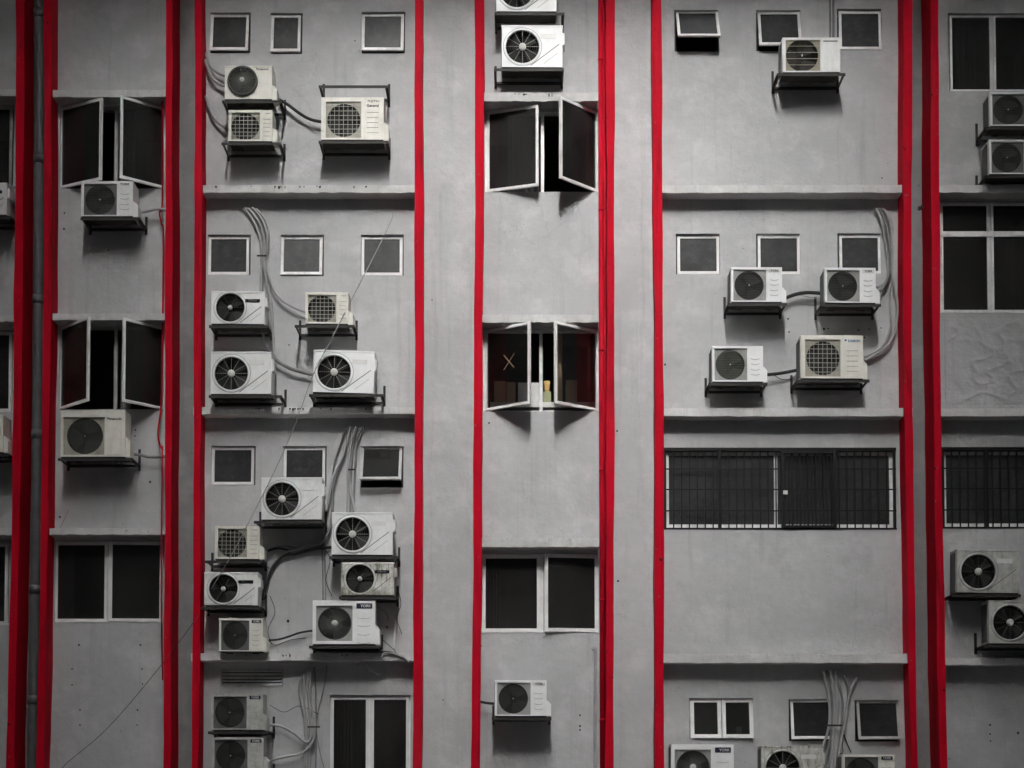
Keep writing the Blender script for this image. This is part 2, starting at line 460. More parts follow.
def window(k, box, label=None, panes=(), mull=(), transom=None, fw=.045, frame='alu', depth_room=1.8):
    """panes: (px0, px1, hinge 'l' 'r' 't' or '', degrees, glass, sash width, sash material)"""
    x0, x1, z0, z1 = rect(*box, -.0)
    HOLES[k].append((x0, x1, z0, z1))
    y = WY; xm = (x0 + x1) / 2
    L = Vector((xm, y, z0))
    f = MB(); ring(f, x0 - xm, x1 - xm, 0, z1 - z0, fw * .7, 0, .05)
    for a in mull:
        X = at(a, (box[1] + box[3]) / 2, -y).x - xm
        f.box(X - fw * .5, X + fw * .5, .004, .046, fw * .7, z1 - z0 - fw * .7)
    if transom:
        Z = at(512, transom, -y).z - z0; f.box(-(x1 - x0) / 2 + fw * .2, (x1 - x0) / 2 - fw * .2, -.042, .044, Z - fw * .6, Z + fw * .6)
    w = f.build('window', frame, B, L)
    if label: w['label'] = label
    for p in panes:
        a, b, hinge, deg, gl, sw, sm = p
        A = at(a, (box[1] + box[3]) / 2, -y).x - xm; Bx = at(b, (box[1] + box[3]) / 2, -y).x - xm
        H = z1 - z0; W = Bx - A; m0 = fw * .35
        s = MB(); q = MB()
        if hinge == 'r': sx = (-W, 0); ox = Bx
        else: sx = (0, W); ox = A
        if hinge == 't': sz = (-(H - 2 * m0), 0); oz = H - m0
        else: sz = (0, H - 2 * m0); oz = m0
        ring(s, sx[0], sx[1], sz[0], sz[1], sw, -.034, -.002)
        q.box(sx[0] + sw - .006, sx[1] - sw + .006, -.021, -.015, sz[0] + sw - .006, sz[1] - sw + .006)
        r = (0, 0, 0)
        if hinge == 'l': r = (0, 0, -R(deg))
        if hinge == 'r': r = (0, 0, R(deg))
        if hinge == 't': r = (-R(deg), 0, 0)
        for o in (s.build('sash', sm, w, (ox, 0, oz)), q.build('pane', gl, w, (ox, 0, oz))): o.rotation_euler = r
        if deg > 12 and hinge in 'lr':
            h = MB(); hx = .12 if hinge == 'l' else -.12
            for zz in (.12, H - .15): h.bar((ox + hx * .1, -.002, oz + zz), (ox + hx * .1, -.03, oz + zz), .03, .05)
            h.build('hinge', 'alu_dim', w)
    room(x0, x1, z0, z1, depth_room)
    return w

# --- tall casements, narrow bay beside the drainpipe
OUT = 'alu'
window('A', (60, 105.5, 165, 188.5), panes=((61.5, 114, 'l', 25, 'glass', .035, OUT), (118, 164.3, 'r', 36, 'glass', .035, OUT)), mull=(116,), frame='alu_dim')
window('A', (59.5, 325.5, 164, 410), panes=((61.5, 113.5, 'l', 42, 'glass', .035, OUT), (117.5, 163.3, 'r', 44, 'glass', .035, OUT)), mull=(115.5,), frame='alu_dim')
window('A', (54.5, 540.5, 163.5, 622.5), panes=((55.5, 108, '', 0, 'glass', .04, OUT), (110.5, 163, 'r', 4, 'glass', .04, OUT)), mull=(109.2,), frame='alu')
window('O', (-75, 104, 14, 188), panes=((-73, -32, '', 0, 'glass', .04, OUT), (-28, 13, '', 0, 'glass', .04, 'alu_dim')), mull=(-30,), frame='alu_dim')
window('O', (-75, 330, 13.5, 412), panes=((-73, -32, '', 0, 'glass', .04, OUT), (-28, 12.5, '', 0, 'glass', .04, OUT)), mull=(-30,), frame='alu')
window('O', (-77, 542, 9.5, 625), panes=((-75, -34, '', 0, 'glass', .04, OUT), (-32, 8.5, '', 0, 'glass', .04, OUT)), mull=(-33,), frame='alu')
# --- central bay
window('C', (485, 109.5, 598.5, 192), panes=((487.5, 541, 'l', 17, 'glass', .036, OUT), (544.5, 596, 'r', 42, 'glass', .036, OUT)), mull=(542.5,), frame='alu')
cw = window('C', (483, 328.5, 599, 411.5), panes=((486, 540, 'l', 34, 'clear', .036, OUT), (543, 597, 'r', 35, 'clear', .036, OUT)), mull=(541,), frame='alu')
window('C', (480.5, 553, 599, 633), panes=((482, 540.5, '', 0, 'glass', .05, OUT), (543.5, 598, 'r', 7, 'glass', .05, OUT)), mull=(542,), frame='alu')
# --- bay at the photo edge
window('E', (948.5, 13, 1040, 91), panes=((949.5, 991, '', 0, 'glass', .028, OUT), (993, 1039, '', 0, 'glass', .028, OUT)), mull=(992,), frame='alu', fw=.035)
window('E', (939, 200.5, 1042, 313), panes=((940, 989, '', 0, 'glass', .035, OUT), (990.5, 1041, '', 0, 'glass', .035, OUT)), mull=(989.7,), transom=235, frame='alu', fw=.06)
# --- tall window low in the cluttered bay
window('B', (329.5, 695, 410.5, 812), panes=((330.5, 369.3, '', 0, 'glass', .045, OUT), (370.7, 409.5, '', 0, 'glass', .045, OUT)), mull=(370,), frame='alu')
# --- small top-hung windows
def small(k, x0, y0, x1, y1, deg, gl='frost', dim='alu', label=None):
    window(k, (x0, y0, x1, y1), label, panes=((x0 + 1.0, x1 - 1.0, 't', deg, gl, .037, dim),), fw=.034, frame='frame_dark', depth_room=1.2)
small('B', 210.5, 12.5, 250.5, 53, 9); small('B', 270.8, 13, 302.3, 54, 8); small('B', 361.5, 12, 405, 53.3, 9)
small('B', 207.9, 234.5, 250.6, 275, 2); small('B', 280.7, 234.8, 323.8, 276.2, 6); small('B', 360.8, 234.6, 403.6, 275.7, 2)
small('B', 211.4, 445.8, 255.5, 485.2, 2); small('B', 283.2, 446, 326.5, 486.5, 3); small('B', 360.6, 446.2, 403.4, 487.6, 25, 'glass', 'alu_dim')
small('D', 674.5, 10, 718.4, 51.6, 30, label='small top-hung window propped wide open'); small('D', 756.2, 10, 800.4, 51.2, 15); small('D', 837.2, 8.8, 881.6, 50, 3)
small('D', 676, 233.8, 719.7, 274.3, 2); small('D', 756.3, 233.6, 800.2, 274.6, 2); small('D', 837.7, 233.2, 881, 274, 2)
small('D', 788.8, 699, 832, 741, 11, 'frost_dark'); small('D', 854.8, 700, 899, 741.5, 13, 'frost_dark', 'alu_dim')
window('D', (689, 698, 753.2, 739.5), panes=((689.8, 720.6, 't', 8, 'glass', .05, 'alu'), (721.4, 752.4, 't', 8, 'glass', .05, 'alu')), mull=(721,), fw=.03, frame='alu_dim', depth_room=1.2)

# --- windows behind black bars
def barred(k, box, white_x, gate, n_sections):
    x0, x1, z0, z1 = rect(*box); HOLES[k].append((x0, x1, z0, z1)); xm = (x0 + x1) / 2; H = z1 - z0; W = x1 - x0
    f = MB(); ring(f, -W / 2, W / 2, 0, H, .03, .03, .08); w = f.build('window', 'bars', B, (xm, 0, z0))
    a = MB(); ring(a, -W / 2 + .035, W / 2 - .035, .035, H - .05, .045, .06, .1)
    dk = MB()
    for X in (719.5, 835) if gate else (987,):
        xx = at(X, 488).x - xm; dk.box(xx - .02, xx + .02, -.008, .03, .02, H - .02)
    dk.build('post', 'bars', w)
    for X in white_x:
        xx = at(X, (box[1] + box[3]) / 2, -.06).x - xm; a.box(xx - .022, xx + .022, .058, .098, .04, H - .06)
    a.build('sash', 'alu', w)
    MB().box(-W / 2 + .05, W / 2 - .05, .085, .092, .05, H - .08).build('pane', 'frost', w)
    b = MB(); n = int(W / .108)
    for i in range(n + 1):
        xx = -W / 2 + .03 + (W - .06) * i / n; b.box(xx - .008, xx + .008, -.004, .012, .01, H - .01)
    for t in (.23, .49, .74): b.box(-W / 2, W / 2, .0125, .022, H * t - .009, H * t + .009)
    b.box(-W / 2, W / 2, -.006, .02, H - .045, H - .002); b.box(-W / 2, W / 2, -.006, .02, -.002, .018)
    b.build('bars', 'bars', w)
    if gate:
        ga, gb = (at(q, 488, 0).x - xm for q in gate)
        gg = MB(); ring(gg, ga, gb, .02, H - .05, .035, -.03, -.008)
        m = int((gb - ga) / .1)
        for i in range(1, m * 2):
            xx = ga + (gb - ga) * i / (m * 2); gg.box(xx - .006, xx + .006, -.024, -.012, .05, H - .08)
        gg.build('gate', 'bars', w)
        q = at(785.3, 492.5, .03); MB().box(q.x - xm - .03, q.x - xm + .03, -.05, -.028, q.z - z0 - .025, q.z - z0 + .025).build('lock', 'alu', w)
    room(x0, x1, z0, z1, 1.0)
barred('D', (663.5, 447.5, 896.5, 529.5), (775.8,), (781, 835), 4)
barred('E', (941.5, 447, 1060, 528.5), (), None, 3)

# --- louvred vent
vx0, vx1, vz0, vz1 = rect(220.6, 668.6, 283.6, 686.6); HOLES['B'].append((vx0, vx1, vz0, vz1))
v = MB(); xm = (vx0 + vx1) / 2; W = vx1 - vx0; H = vz1 - vz0
ring(v, -W / 2, W / 2, 0, H, .022, -.012, .05); vent = v.build('vent', 'alu_dim', B, (xm, 0, vz0))
s = MB()
for i in range(5):
    z = .035 + (H - .07) * i / 4; s.prism([(0, 0)] * 3, 0, 0) if False else s.face([(-W / 2 + .02, .0, z - .012), (W / 2 - .02, .0, z - .012), (W / 2 - .02, .035, z + .018), (-W / 2 + .02, .035, z + .018)])
    s.face([(-W / 2 + .02, .0, z - .015), (W / 2 - .02, .0, z - .015), (W / 2 - .02, .0, z - .007), (-W / 2 + .02, .0, z - .007)])
s.build('louvre', 'alu', vent)
MB().box(-W / 2, W / 2, .06, .065, 0, H).build('backing', 'cavity', vent)

# --- bay walls with their openings cut through
for k in 'OABCDE':
    a, b = bay_x(k); hs = HOLES[k]
    hs = [(max(h[0], a), min(h[1], b), h[2], h[3]) for h in hs]
    xs = sorted({a, b} | {h[0] for h in hs} | {h[1] for h in hs}); zs = sorted({0, ZT} | {h[2] for h in hs} | {h[3] for h in hs})
    mb = MB()
    for i in range(len(xs) - 1):
        for j in range(len(zs) - 1):
            cx, cz = (xs[i] + xs[i + 1]) / 2, (zs[j] + zs[j + 1]) / 2
            if any(h[0] < cx < h[1] and h[2] < cz < h[3] for h in hs): continue
            mb.face([(xs[i], 0, zs[j]), (xs[i + 1], 0, zs[j]), (xs[i + 1], 0, zs[j + 1]), (xs[i], 0, zs[j + 1])])
    D_ = WY + .14
    for x0, x1, z0, z1 in hs:
        mb.face([(x0, 0, z0), (x1, 0, z0), (x1, D_, z0), (x0, D_, z0)]); mb.face([(x0, D_, z1), (x1, D_, z1), (x1, 0, z1), (x0, 0, z1)])
        mb.face([(x0, D_, z0), (x0, D_, z1), (x0, 0, z1), (x0, 0, z0)]); mb.face([(x1, 0, z0), (x1, 0, z1), (x1, D_, z1), (x1, D_, z0)])
    mb.build('wall', 'roughwall' if k == 'E' else 'wall', B)

# ------------------------------------------------------------------ things inside the middle central window
def inside(name, px0, py0, px1, base, m, label, cat, yb=.24, d=.2, shape='box', group=None):
    a = at(px0, 390, -yb); b = at(px1, 390, -yb); top = at(512, py0, -yb).z
    xm = (a.x + b.x) / 2; w = (b.x - a.x) / 2; h = top - base
    mb = MB()
    if shape == 'box':
        mb.box(-w, w, 0, d, 0, h)
        o = mb.build(name, m, None, (xm, yb, base), .006)
    else:
        rings = [(w * .001, 0), (w * .62, 0), (w * .75, h * .3), (w * .9, h * .65), (w, h), (w * .88, h), (w * .78, h * .6)]
        n = 20; n0 = 0
        for r, z in rings:
            for i in range(n): t = 6.2832 * i / n; mb.v.append((r * math.cos(t), r * math.sin(t) + d / 2, z))
        for i in range(len(rings) - 1):
            for q in range(n): mb.f.append((i * n + q, i * n + (q + 1) % n, (i + 1) * n + (q + 1) % n, (i + 1) * n + q)); mb.sm.append(True)
        o = mb.build(name, m, None, (xm, yb, base))
    return tag(o, label, cat, group)
x0, x1, z0, z1 = rect(483, 328.5, 599, 411.5)
TB = at(512, 403, -.24).z
t = empty('table', (0.42, .25, 0)); tag(t, 'pale table behind the sill of the middle central window', 'table')
mb = MB().box(-.72, .72, -.06, .45, TB - .07, TB); mb.build('table_top', 'paleitem', t)
for sx in (-.66, .66):
    for sy in (0, .4): MB().box(sx - .03, sx + .03, sy - .03, sy + .03, TB - .7, TB - .07).build('leg', 'alu_dim', t)
inside('cardboard_box', 494, 381, 505.5, TB, 'tan', 'tan cardboard box seen through the pane marked with a taped cross', 'box')
inside('cardboard_box', 506.2, 382, 515.5, TB, 'tan', 'tan carton between another carton and the white cartons behind the casement', 'box')
inside('white_carton', 518, 382.5, 530, TB, 'paleitem', 'white carton behind the free edge of the open casement', 'carton')
inside('white_carton', 531, 382.5, 539, TB, 'paleitem', 'white carton standing against the window mullion', 'carton')
inside('olive_carton', 543.2, 391.4, 551, TB, 'green', 'olive carton under the yellow cup', 'carton', .24)
ztop = at(512, 391.4, -.24).z
inside('yellow_cup', 543.8, 380, 550.4, ztop + .002, 'yellow', 'yellow cup standing on a carton beside the mullion', 'cup', .25, .16, 'cup')
inside('cardboard_box', 566, 380, 577, TB, 'tan', 'tan cardboard box behind the casement on the fin pipe side', 'box')
inside('wooden_board', 556, 330, 562.5, TB, 'tan', 'tall tan board leaning upright behind the open casement', 'board', .30, .04)
# taped cross on the pane of the open casement
cs = [o for o in cw.children if o.name.startswith('pane')][0]
cr = MB(); cr.bar((-.085, 0, -.10), (.085, 0, .10), .012, .003); cr.bar((-.08, -.0035, .10), (.085, -.0035, -.10), .012, .003)
cro = cr.build('tape_cross', 'tape', None)
bpy.context.view_layer.update()
cro.matrix_world = cs.matrix_world @ __import__('mathutils').Matrix.Translation((.40, -.025, .62))
tag(cro, 'brown tape cross stuck on the pane of the open middle casement', 'tape')
# item behind the two-pane small window
q0 = at(736.2, 727, -.25); q1 = at(741.6, 737, -.25)
cb = MB().box(-(q1.x - q0.x) / 2, (q1.x - q0.x) / 2, -.03, .03, 0, q0.z - q1.z + .12)
tag(cb.build('white_carton', 'paleitem', None, ((q0.x + q1.x) / 2, .25, q1.z - .12), .004), 'small white carton behind the two-pane small window', 'carton')

def curtain(px0, px1, py0, py1, m, label, yb=.28):
    a = at(px0, (py0 + py1) / 2, -yb); b = at(px1, (py0 + py1) / 2, -yb); z1 = at(px0, py0, -yb).z; z0 = at(px0, py1, -yb).z; n = 28; mb = MB()
    P = [((b.x - a.x) * i / n, .025 * math.sin(i * 1.15) + .01 * math.sin(i * .4)) for i in range(n + 1)]
    for i in range(n):
        (u, p), (v_, q) = P[i], P[i + 1]
        mb.face([(u, p, 0), (v_, q, 0), (v_, q, z1 - z0), (u, p, z1 - z0)], True); mb.face([(v_, q + .006, 0), (u, p + .006, 0), (u, p + .006, z1 - z0), (v_, q + .006, z1 - z0)], True)
    tag(mb.build('curtain', m, None, (a.x, yb, z0)), label, 'curtain')
curtain(508, 539, 100, 196, 'grey_cloth', 'grey cloth imitating the reflection on the wider open pane of the topmost central window')  # cloth sheet added for the grey reflection on this pane
curtain(121, 135, 96, 192, 'grey_cloth', 'grey curtain behind the upper casements of the bay beside the drainpipe')
curtain(121, 131, 318, 412, 'grey_cloth', 'grey curtain behind the lower open casements of the bay beside the drainpipe')
curtain(334, 352, 690, 815, 'brown_cloth', 'brown curtain behind one pane of the tall window under the ledge')
curtain(484, 500, 545, 636, 'brown_cloth', 'dark brown curtain behind the closed pane of the lowest central window')
curtain(60, 74, 535, 626, 'grey_cloth', 'grey curtain behind the lowest window of the bay beside the drainpipe')
curtain(955, 975, 8, 95, 'grey_cloth', 'grey curtain behind the white window above the dark pair of units')

# ------------------------------------------------------------------ outdoor units
DEEP = .30; FRONT = .41
def unit(kind, w, h, cas, square=None, hole=(.35, .48, .2), corner='corner', guard='mesh', hub=.0, wires=None, spokes=0, radial=0,
         badge=None, crease=None, louvres=(), lou_x=(.76, .93), top=True, cover=True, dome=False, door=None, small_cover=False, label_feet=False, hubm='hub', wm='wire', gm='mesh', blades=3):
    root = empty('air_conditioner'); d = DEEP; cx = (hole[0] - .5) * w; cz = hole[1] * h; r = hole[2]
    c = MB()
    c.box(-w / 2, w / 2, -d, 0, 0, h, 'f')
    if square:
        a, b, e, f_ = ((square[0] - .5) * w, (square[1] - .5) * w, square[2] * h, square[3] * h)
        for q in ((-w / 2, a, 0, h), (b, w / 2, 0, h), (a, b, 0, e), (a, b, f_, h)):
            c.face([(q[0], -d, q[2]), (q[1], -d, q[2]), (q[1], -d, q[3]), (q[0], -d, q[3])])
        y = -d + .022
        c.face([(a, -d, e), (a, -d, f_), (a, y, f_), (a, y, e)]); c.face([(b, -d, e), (b, y, e), (b, y, f_), (b, -d, f_)])
        c.face([(a, -d, e), (a, y, e), (b, y, e), (b, -d, e)]); c.face([(a, -d, f_), (b, -d, f_), (b, y, f_), (a, y, f_)])
        c.build('casing', cas, root)
        MB().holed(a, b, e, f_, cx, cz, r, y + .0).build('grille_plate', corner, root)
    else:
        c.holed(-w / 2, w / 2, 0, h, cx, cz, r, -d); c.build('casing', cas, root); y = -d
    MB().lathe(cx, cz, [(r, y), (r, y + .16), (.001, y + .16)], 40).build('fan_cavity', 'cavity', root)
    # fan blades
    bl = MB()
    for i in range(blades):
        t0 = 2 * math.pi * i / blades + .4
        P = []
        for j in range(7):
            t = t0 + (j / 6) * (2 * math.pi / blades) * .72
            P.append((t, y + .05 + .06 * j / 6))
        for j in range(6):
            (t, ya), (u, yb) = P[j], P[j + 1]
            bl.face([(cx + .05 * math.cos(t), ya, cz + .05 * math.sin(t)), (cx + r * .93 * math.cos(t), ya, cz + r * .93 * math.sin(t)),
                     (cx + r * .93 * math.cos(u), yb, cz + r * .93 * math.sin(u)), (cx + .05 * math.cos(u), yb, cz + .05 * math.sin(u))], True)
    bl.build('fan_blades', 'blade', root)
    # guard
    if guard == 'spoked':
        rg = MB(); rg.lathe(cx, cz, [(r * .998, y + .02), (r * 1.0, y - .004), (r * 1.02, y - .010), (r * 1.08, y - .010), (r * 1.13, y - .001)], 56)
        rg.build('fan_ring', cas, root)
        gr = MB(); gr.lathe(cx, cz, [(r * 1.14, y - .0025), (r * 1.162, y - .0025)], 56, False); gr.build('ring_groove', 'groove', root)
        k = MB()
        for i in range(1, 7): k.lathe(cx, cz, [(r * (.24 + .12 * i) - .0018, y + .004), (r * (.24 + .12 * i), y + .001), (r * (.24 + .12 * i) + .0018, y + .004)], 40)
        k.build('guard_rings', 'mesh', root)
        k = MB()
        for i in range(spokes):
            t = 2 * math.pi * i / spokes; k.bar((cx + hub * .9 * math.cos(t), y - .006, cz + hub * .9 * math.sin(t)), (cx + r * math.cos(t), y - .006, cz + r * math.sin(t)), (.0056 if wm == 'spoke' else .005))
        k.build('guard_spokes', wm, root)
    elif guard == 'dome':
        k = MB()
        k.lathe(cx, cz, [(r * 1.04, y - .001), (r * 1.04, y - .03), (r * .97, y - .042), (r * .93, y - .03)], 56); k.build('fan_ring', gm, root)
        k = MB()
        for i in range(52):
            t = 2 * math.pi * i / 52; u = t + .35
            k.bar((cx + hub * math.cos(t), y - .05, cz + hub * math.sin(t)), (cx + r * .97 * math.cos(u), y - .036, cz + r * .97 * math.sin(u)), .0042)
        for i in range(1, 6): k.lathe(cx, cz, [(r * .18 * i - .002, y - .044), (r * .18 * i + .002, y - .044)], 40, False)
        k.build('fan_guard', gm, root)
        y -= .05
    elif guard == 'radial':
        k = MB()
        for i in range(60):
            t = 2 * math.pi * i / 60; k.bar((cx + hub * math.cos(t), y - .004, cz + hub * math.sin(t)), (cx + r * math.cos(t), y - .004, cz + r * math.sin(t)), .0042)
        for i in (2, 5): k.lathe(cx, cz, [(r * (.1 + .17 * i) - .002, y - .007), (r * (.1 + .17 * i) + .002, y - .007)], 40, False)
        k.build('fan_guard', gm, root)
    elif guard == 'grid':
        k = MB(); nx, nz = wires
        for i in range(1, nx): X = a + (b - a) * i / nx; k.bar((X, y - .010, e), (X, y - .010, f_), .0056)
        for i in range(1, nz): Z = e + (f_ - e) * i / nz; k.bar((a, y - .013, Z), (b, y - .013, Z), .0056)
        k.build('fan_guard', wm, root)
        k = MB(); n = 26
        for i in range(1, n):
            X = cx - r + 2 * r * i / n; hh = math.sqrt(max(r * r - (X - cx) ** 2, 0)); k.bar((X, y + .004, cz - hh), (X, y + .004, cz + hh), .0026)
        k.build('guard_mesh', gm, root)
    else:
        k = MB(); n = 44
        for i in range(1, n):
            u = -r + 2 * r * i / n; hh = math.sqrt(max(r * r - u * u, 0))
            k.bar((cx + u, y - .003, cz - hh), (cx + u, y - .003, cz + hh), .0028)
        for i in range(1, 18):
            u = -r + 2 * r * i / 18; hh = math.sqrt(max(r * r - u * u, 0)); k.bar((cx - hh, y - .006, cz + u), (cx + hh, y - .006, cz + u), .0030)
        k.build('fan_guard', gm, root)
    if guard == 'mesh':
        MB().lathe(cx, cz, [(.011, y - .004), (.011, y - .012), (.0005, y - .014)], 12).build('guard_boss', 'corner', root)
    if hub:
        MB().lathe(cx, cz, [(hub, y + .004), (hub, y - .012), (hub * .8, y - .019), (.0005, y - .021)], 24).build('hub', hubm, root)
    kg = MB(); nf = 16
    kg.box(-w / 2 - .004, -w / 2 + .002, -d + .07, -.01, h * .05, h * .94)
    for i in range(nf): Y = -d + .075 + (d - .09) * i / nf; kg.box(-w / 2 - .008, -w / 2 - .0045, Y, Y + .005, h * .05, h * .94)
    kg.build('coil_grille', 'coil', root)
    if top:
        c = MB().box(-w / 2 - .004, w / 2 + .004, -d - .005, .004, h - .022, h + .004); c.build('top_cover', cas, root, (0, 0, 0), .004)
    if crease:
        (a0, b0), (a1, b1) = crease; p = Vector(((a0 - .5) * w, -d - .001, b0 * h)); q = Vector(((a1 - .5) * w, -d - .001, b1 * h))
        MB().bar(p, q, .0085, .006).build('crease', 'groove', root)
        o_ = Vector((.05 * w, 0, -.13 * h)); MB().bar(p.lerp(q, .35) + o_, p.lerp(q, .85) + o_, .005, .004).build('crease', 'louvre', root)
    if louvres:
        for z in louvres:
            k = MB()
            xa, xb = (lou_x[0] - .5) * w, (lou_x[1] - .5) * w; n = 6
            pts = [(xa + (xb - xa) * i / n, -d - .002, z * h - .012 * math.sin(math.pi * i / n) * (1 if kind[0] == 'y' else 0)) for i in range(n + 1)]
            for i in range(n): k.bar(pts[i], pts[i + 1], .0055, .007)
            k.build('rib', 'louvre', root)
    if door:
        a0, a1, b0, b1 = door; o = MB().box((a0 - .5) * w, (a1 - .5) * w, -d - .010, -d + .002, b0 * h, b1 * h).build('hatch', cas, root, (0, 0, 0), .003)
    if cover:
        e0 = w / 2; cw_ = .062 if not small_cover else .03
        poly = [(e0 - .002, .0), (e0 + cw_, .0), (e0 + cw_, h * .33), (e0 + cw_ * .55, h * .395), (e0 - .002, h * .46)] if not small_cover else [(e0 - .002, h * .55), (e0 + cw_, h * .57), (e0 + cw_, h * .84), (e0 - .002, h * .86)]
        MB().prism(poly, -.08, -d + .03).build('valve_cover', cas, root, (0, 0, 0), .004)
    MB().box(-w / 2 + .004, w / 2 - .004, -d + .004, -.004, -.008, -.001).build('base_pan', 'pan', root)  # dark sheet carrying the shade beneath the casing in its colour
    for X in (-w * .3, w * .3): MB().box(X - .05, X + .05, -d + .02, -.02, -.022, -.0085).build('foot', cas if label_feet else 'pan', root)
    bp = root
    if badge:
        for bd in badge:
            if bd[0] == 'plate':
                _, a0, a1, b0, b1, mm = bd; bp = MB().box((a0 - .5) * w, (a1 - .5) * w, -d - .004, -d + .001, b0 * h, b1 * h).build('badge', mm, root)
            elif bd[0] == 'outline':
                _, a0, a1, b0, b1, mm = bd; k = MB(); ring(k, (a0 - .5) * w, (a1 - .5) * w, b0 * h, b1 * h, .005, -d - .004, -d + .001); k.build('badge_rim', mm, root)
            else:
                _, txt, a0, a1, zc, zs, mm, bo = bd; lettering(txt, (a0 - .5) * w, (a1 - .5) * w, zc * h, -d - .0065, mm, bp, zs, bold=bo)
    root['size'] = (w, h)
    return root

SPOKED = dict(hole=(.342, .486, .228), guard='spoked', hub=.049, spokes=12, wm='spoke', crease=((.476, .035), (.944, .549)), small_cover=True, blades=4)
COMPACT = dict(hole=(.355, .5, .192), guard='spoked', hub=.032, spokes=6, wm='mesh', crease=((.55, .04), (.937, .54)), small_cover=True, blades=3)
CB = [('plate', .635, .91, .665, .765, 'ink'), ('plate', .69, .86, .69, .745, 'plate')]
YORK = dict(square=(.044, .69, .03, .934), hole=(.356, .486, .2), louvres=(.64, .50, .34, .2), top=False)
def york(dark): return [('plate', .745, .96, .852, .948, 'navy' if dark else 'plate')] + ([] if dark else [('outline', .745, .96, .852, .948, 'ink')]) + [('text', 'YORK', .775, .935, .90, 1.0, 'plate' if dark else 'ink', .012)]
GRID = dict(square=(.06, .72, .05, .92), hole=(.375, .48, .19), corner='corner_light', guard='grid', wires=(7, 7), louvres=(.70, .57, .44, .30, .16), lou_x=(.79, .95), top=False)
BIGGRID = dict(square=(.07, .64, .04, .90), hole=(.36, .47, .225), corner='corner_light', guard='grid', wires=(8, 8), louvres=(.64, .52, .40, .28, .16), lou_x=(.73, .92), top=False)
BIGY = dict(square=(.053, .636, .07, .88), hole=(.35, .48, .227), guard='radial', hub=.042, louvres=(.60, .42, .22, .03), lou_x=(.72, .92), corner='corner', top=False, gm='meshg')

PROTO = {
 'spoked': lambda: unit('c', .83, .575, 'white', badge=[('plate', .642, .884, .69, .80, 'plate'), ('outline', .642, .884, .69, .80, 'louvre')], **SPOKED),
 'spoked_clean': lambda: unit('c', .83, .575, 'clean', badge=[('plate', .642, .884, .69, .80, 'plate'), ('outline', .642, .884, .69, .80, 'louvre')], **SPOKED),
 'spoked_worn': lambda: unit('c', .83, .575, 'worn', badge=[('plate', .642, .884, .70, .80, 'plate')], **SPOKED),
 'spoked_dull': lambda: unit('c', .83, .575, 'dull', badge=[('plate', .642, .884, .69, .80, 'plate')], **dict(SPOKED, wm='mesh')),
 'compact': lambda: unit('d', .72, .437, 'white', badge=CB, **COMPACT),
 'compact_worn': lambda: unit('d', .72, .437, 'worn', badge=CB, **COMPACT),
 'york_pale': lambda: unit('y', .70, .475, 'clean', badge=york(False), **YORK),
 'york_dark': lambda: unit('y', .70, .475, 'cream', badge=york(True), corner='corner_dark', **YORK),
 'york_dull': lambda: unit('y', .70, .475, 'dull', badge=york(True), corner='corner_dark', **YORK),
 'york_none': lambda: unit('y', .70, .475, 'clean', corner='corner', gm='meshg', **YORK),
 'york_plain': lambda: unit('y', .70, .475, 'white', badge=[('text', 'YORK', .75, .94, .91, .9, 'ink', .02)], corner='corner_dark', **YORK),
 'york_big': lambda: unit('y', .845, .6, 'clean', badge=[('plate', .70, .953, .81, .93, 'navy'), ('text', 'YORK', .765, .935, .87, 1.0, 'plate', .015)], **BIGY),
 'grid': lambda: unit('g', .60, .44, 'cream', badge=[('plate', .84, .95, .875, .9, 'louvre')], **GRID),
 'grid_big': lambda: unit('g', .845, .575, 'cream', badge=[('text', 'FUJITSU', .745, .93, .90, .8, 'ink', .01), ('text', 'General', .73, .92, .80, 1.0, 'ink', .02)], **BIGGRID),
 'grid_blue': lambda: unit('g', .845, .575, 'cream', badge=[('text', 'DAIKIN', .76, .95, .87, .9, 'blue', .03), ('plate', .705, .735, .865, .905, 'blue')], **BIGGRID),
 'hatch': lambda: unit('p', .87, .62, 'cream', square=(.04, .68, .04, .86), hole=(.371, .455, .244), corner='corner_light', gm='meshg', door=(.735, .947, .04, .66),
                       badge=[('text', 'Panasonic', .727, .947, .82, 1.0, 'ink', .02)]),
 'dome': lambda: unit('p', .64, .455, 'cream', hole=(.381, .533, .196), guard='dome', hub=.032, gm='meshg', badge=[('text', 'Panasonic', .67, .93, .9, 1.0, 'ink', .02)]),
 'brown': lambda: unit('g', .775, .465, 'white', square=(.056, .66, .034, .94), hole=(.345, .5, .217), corner='corner_brown', guard='grid', wires=(1, 5), gm='meshb', wm='corner_light', hub=.012,
                       badge=[('plate', .71, .96, .88, .905, 'ink')], top=False, cover=False),
}
made = {}
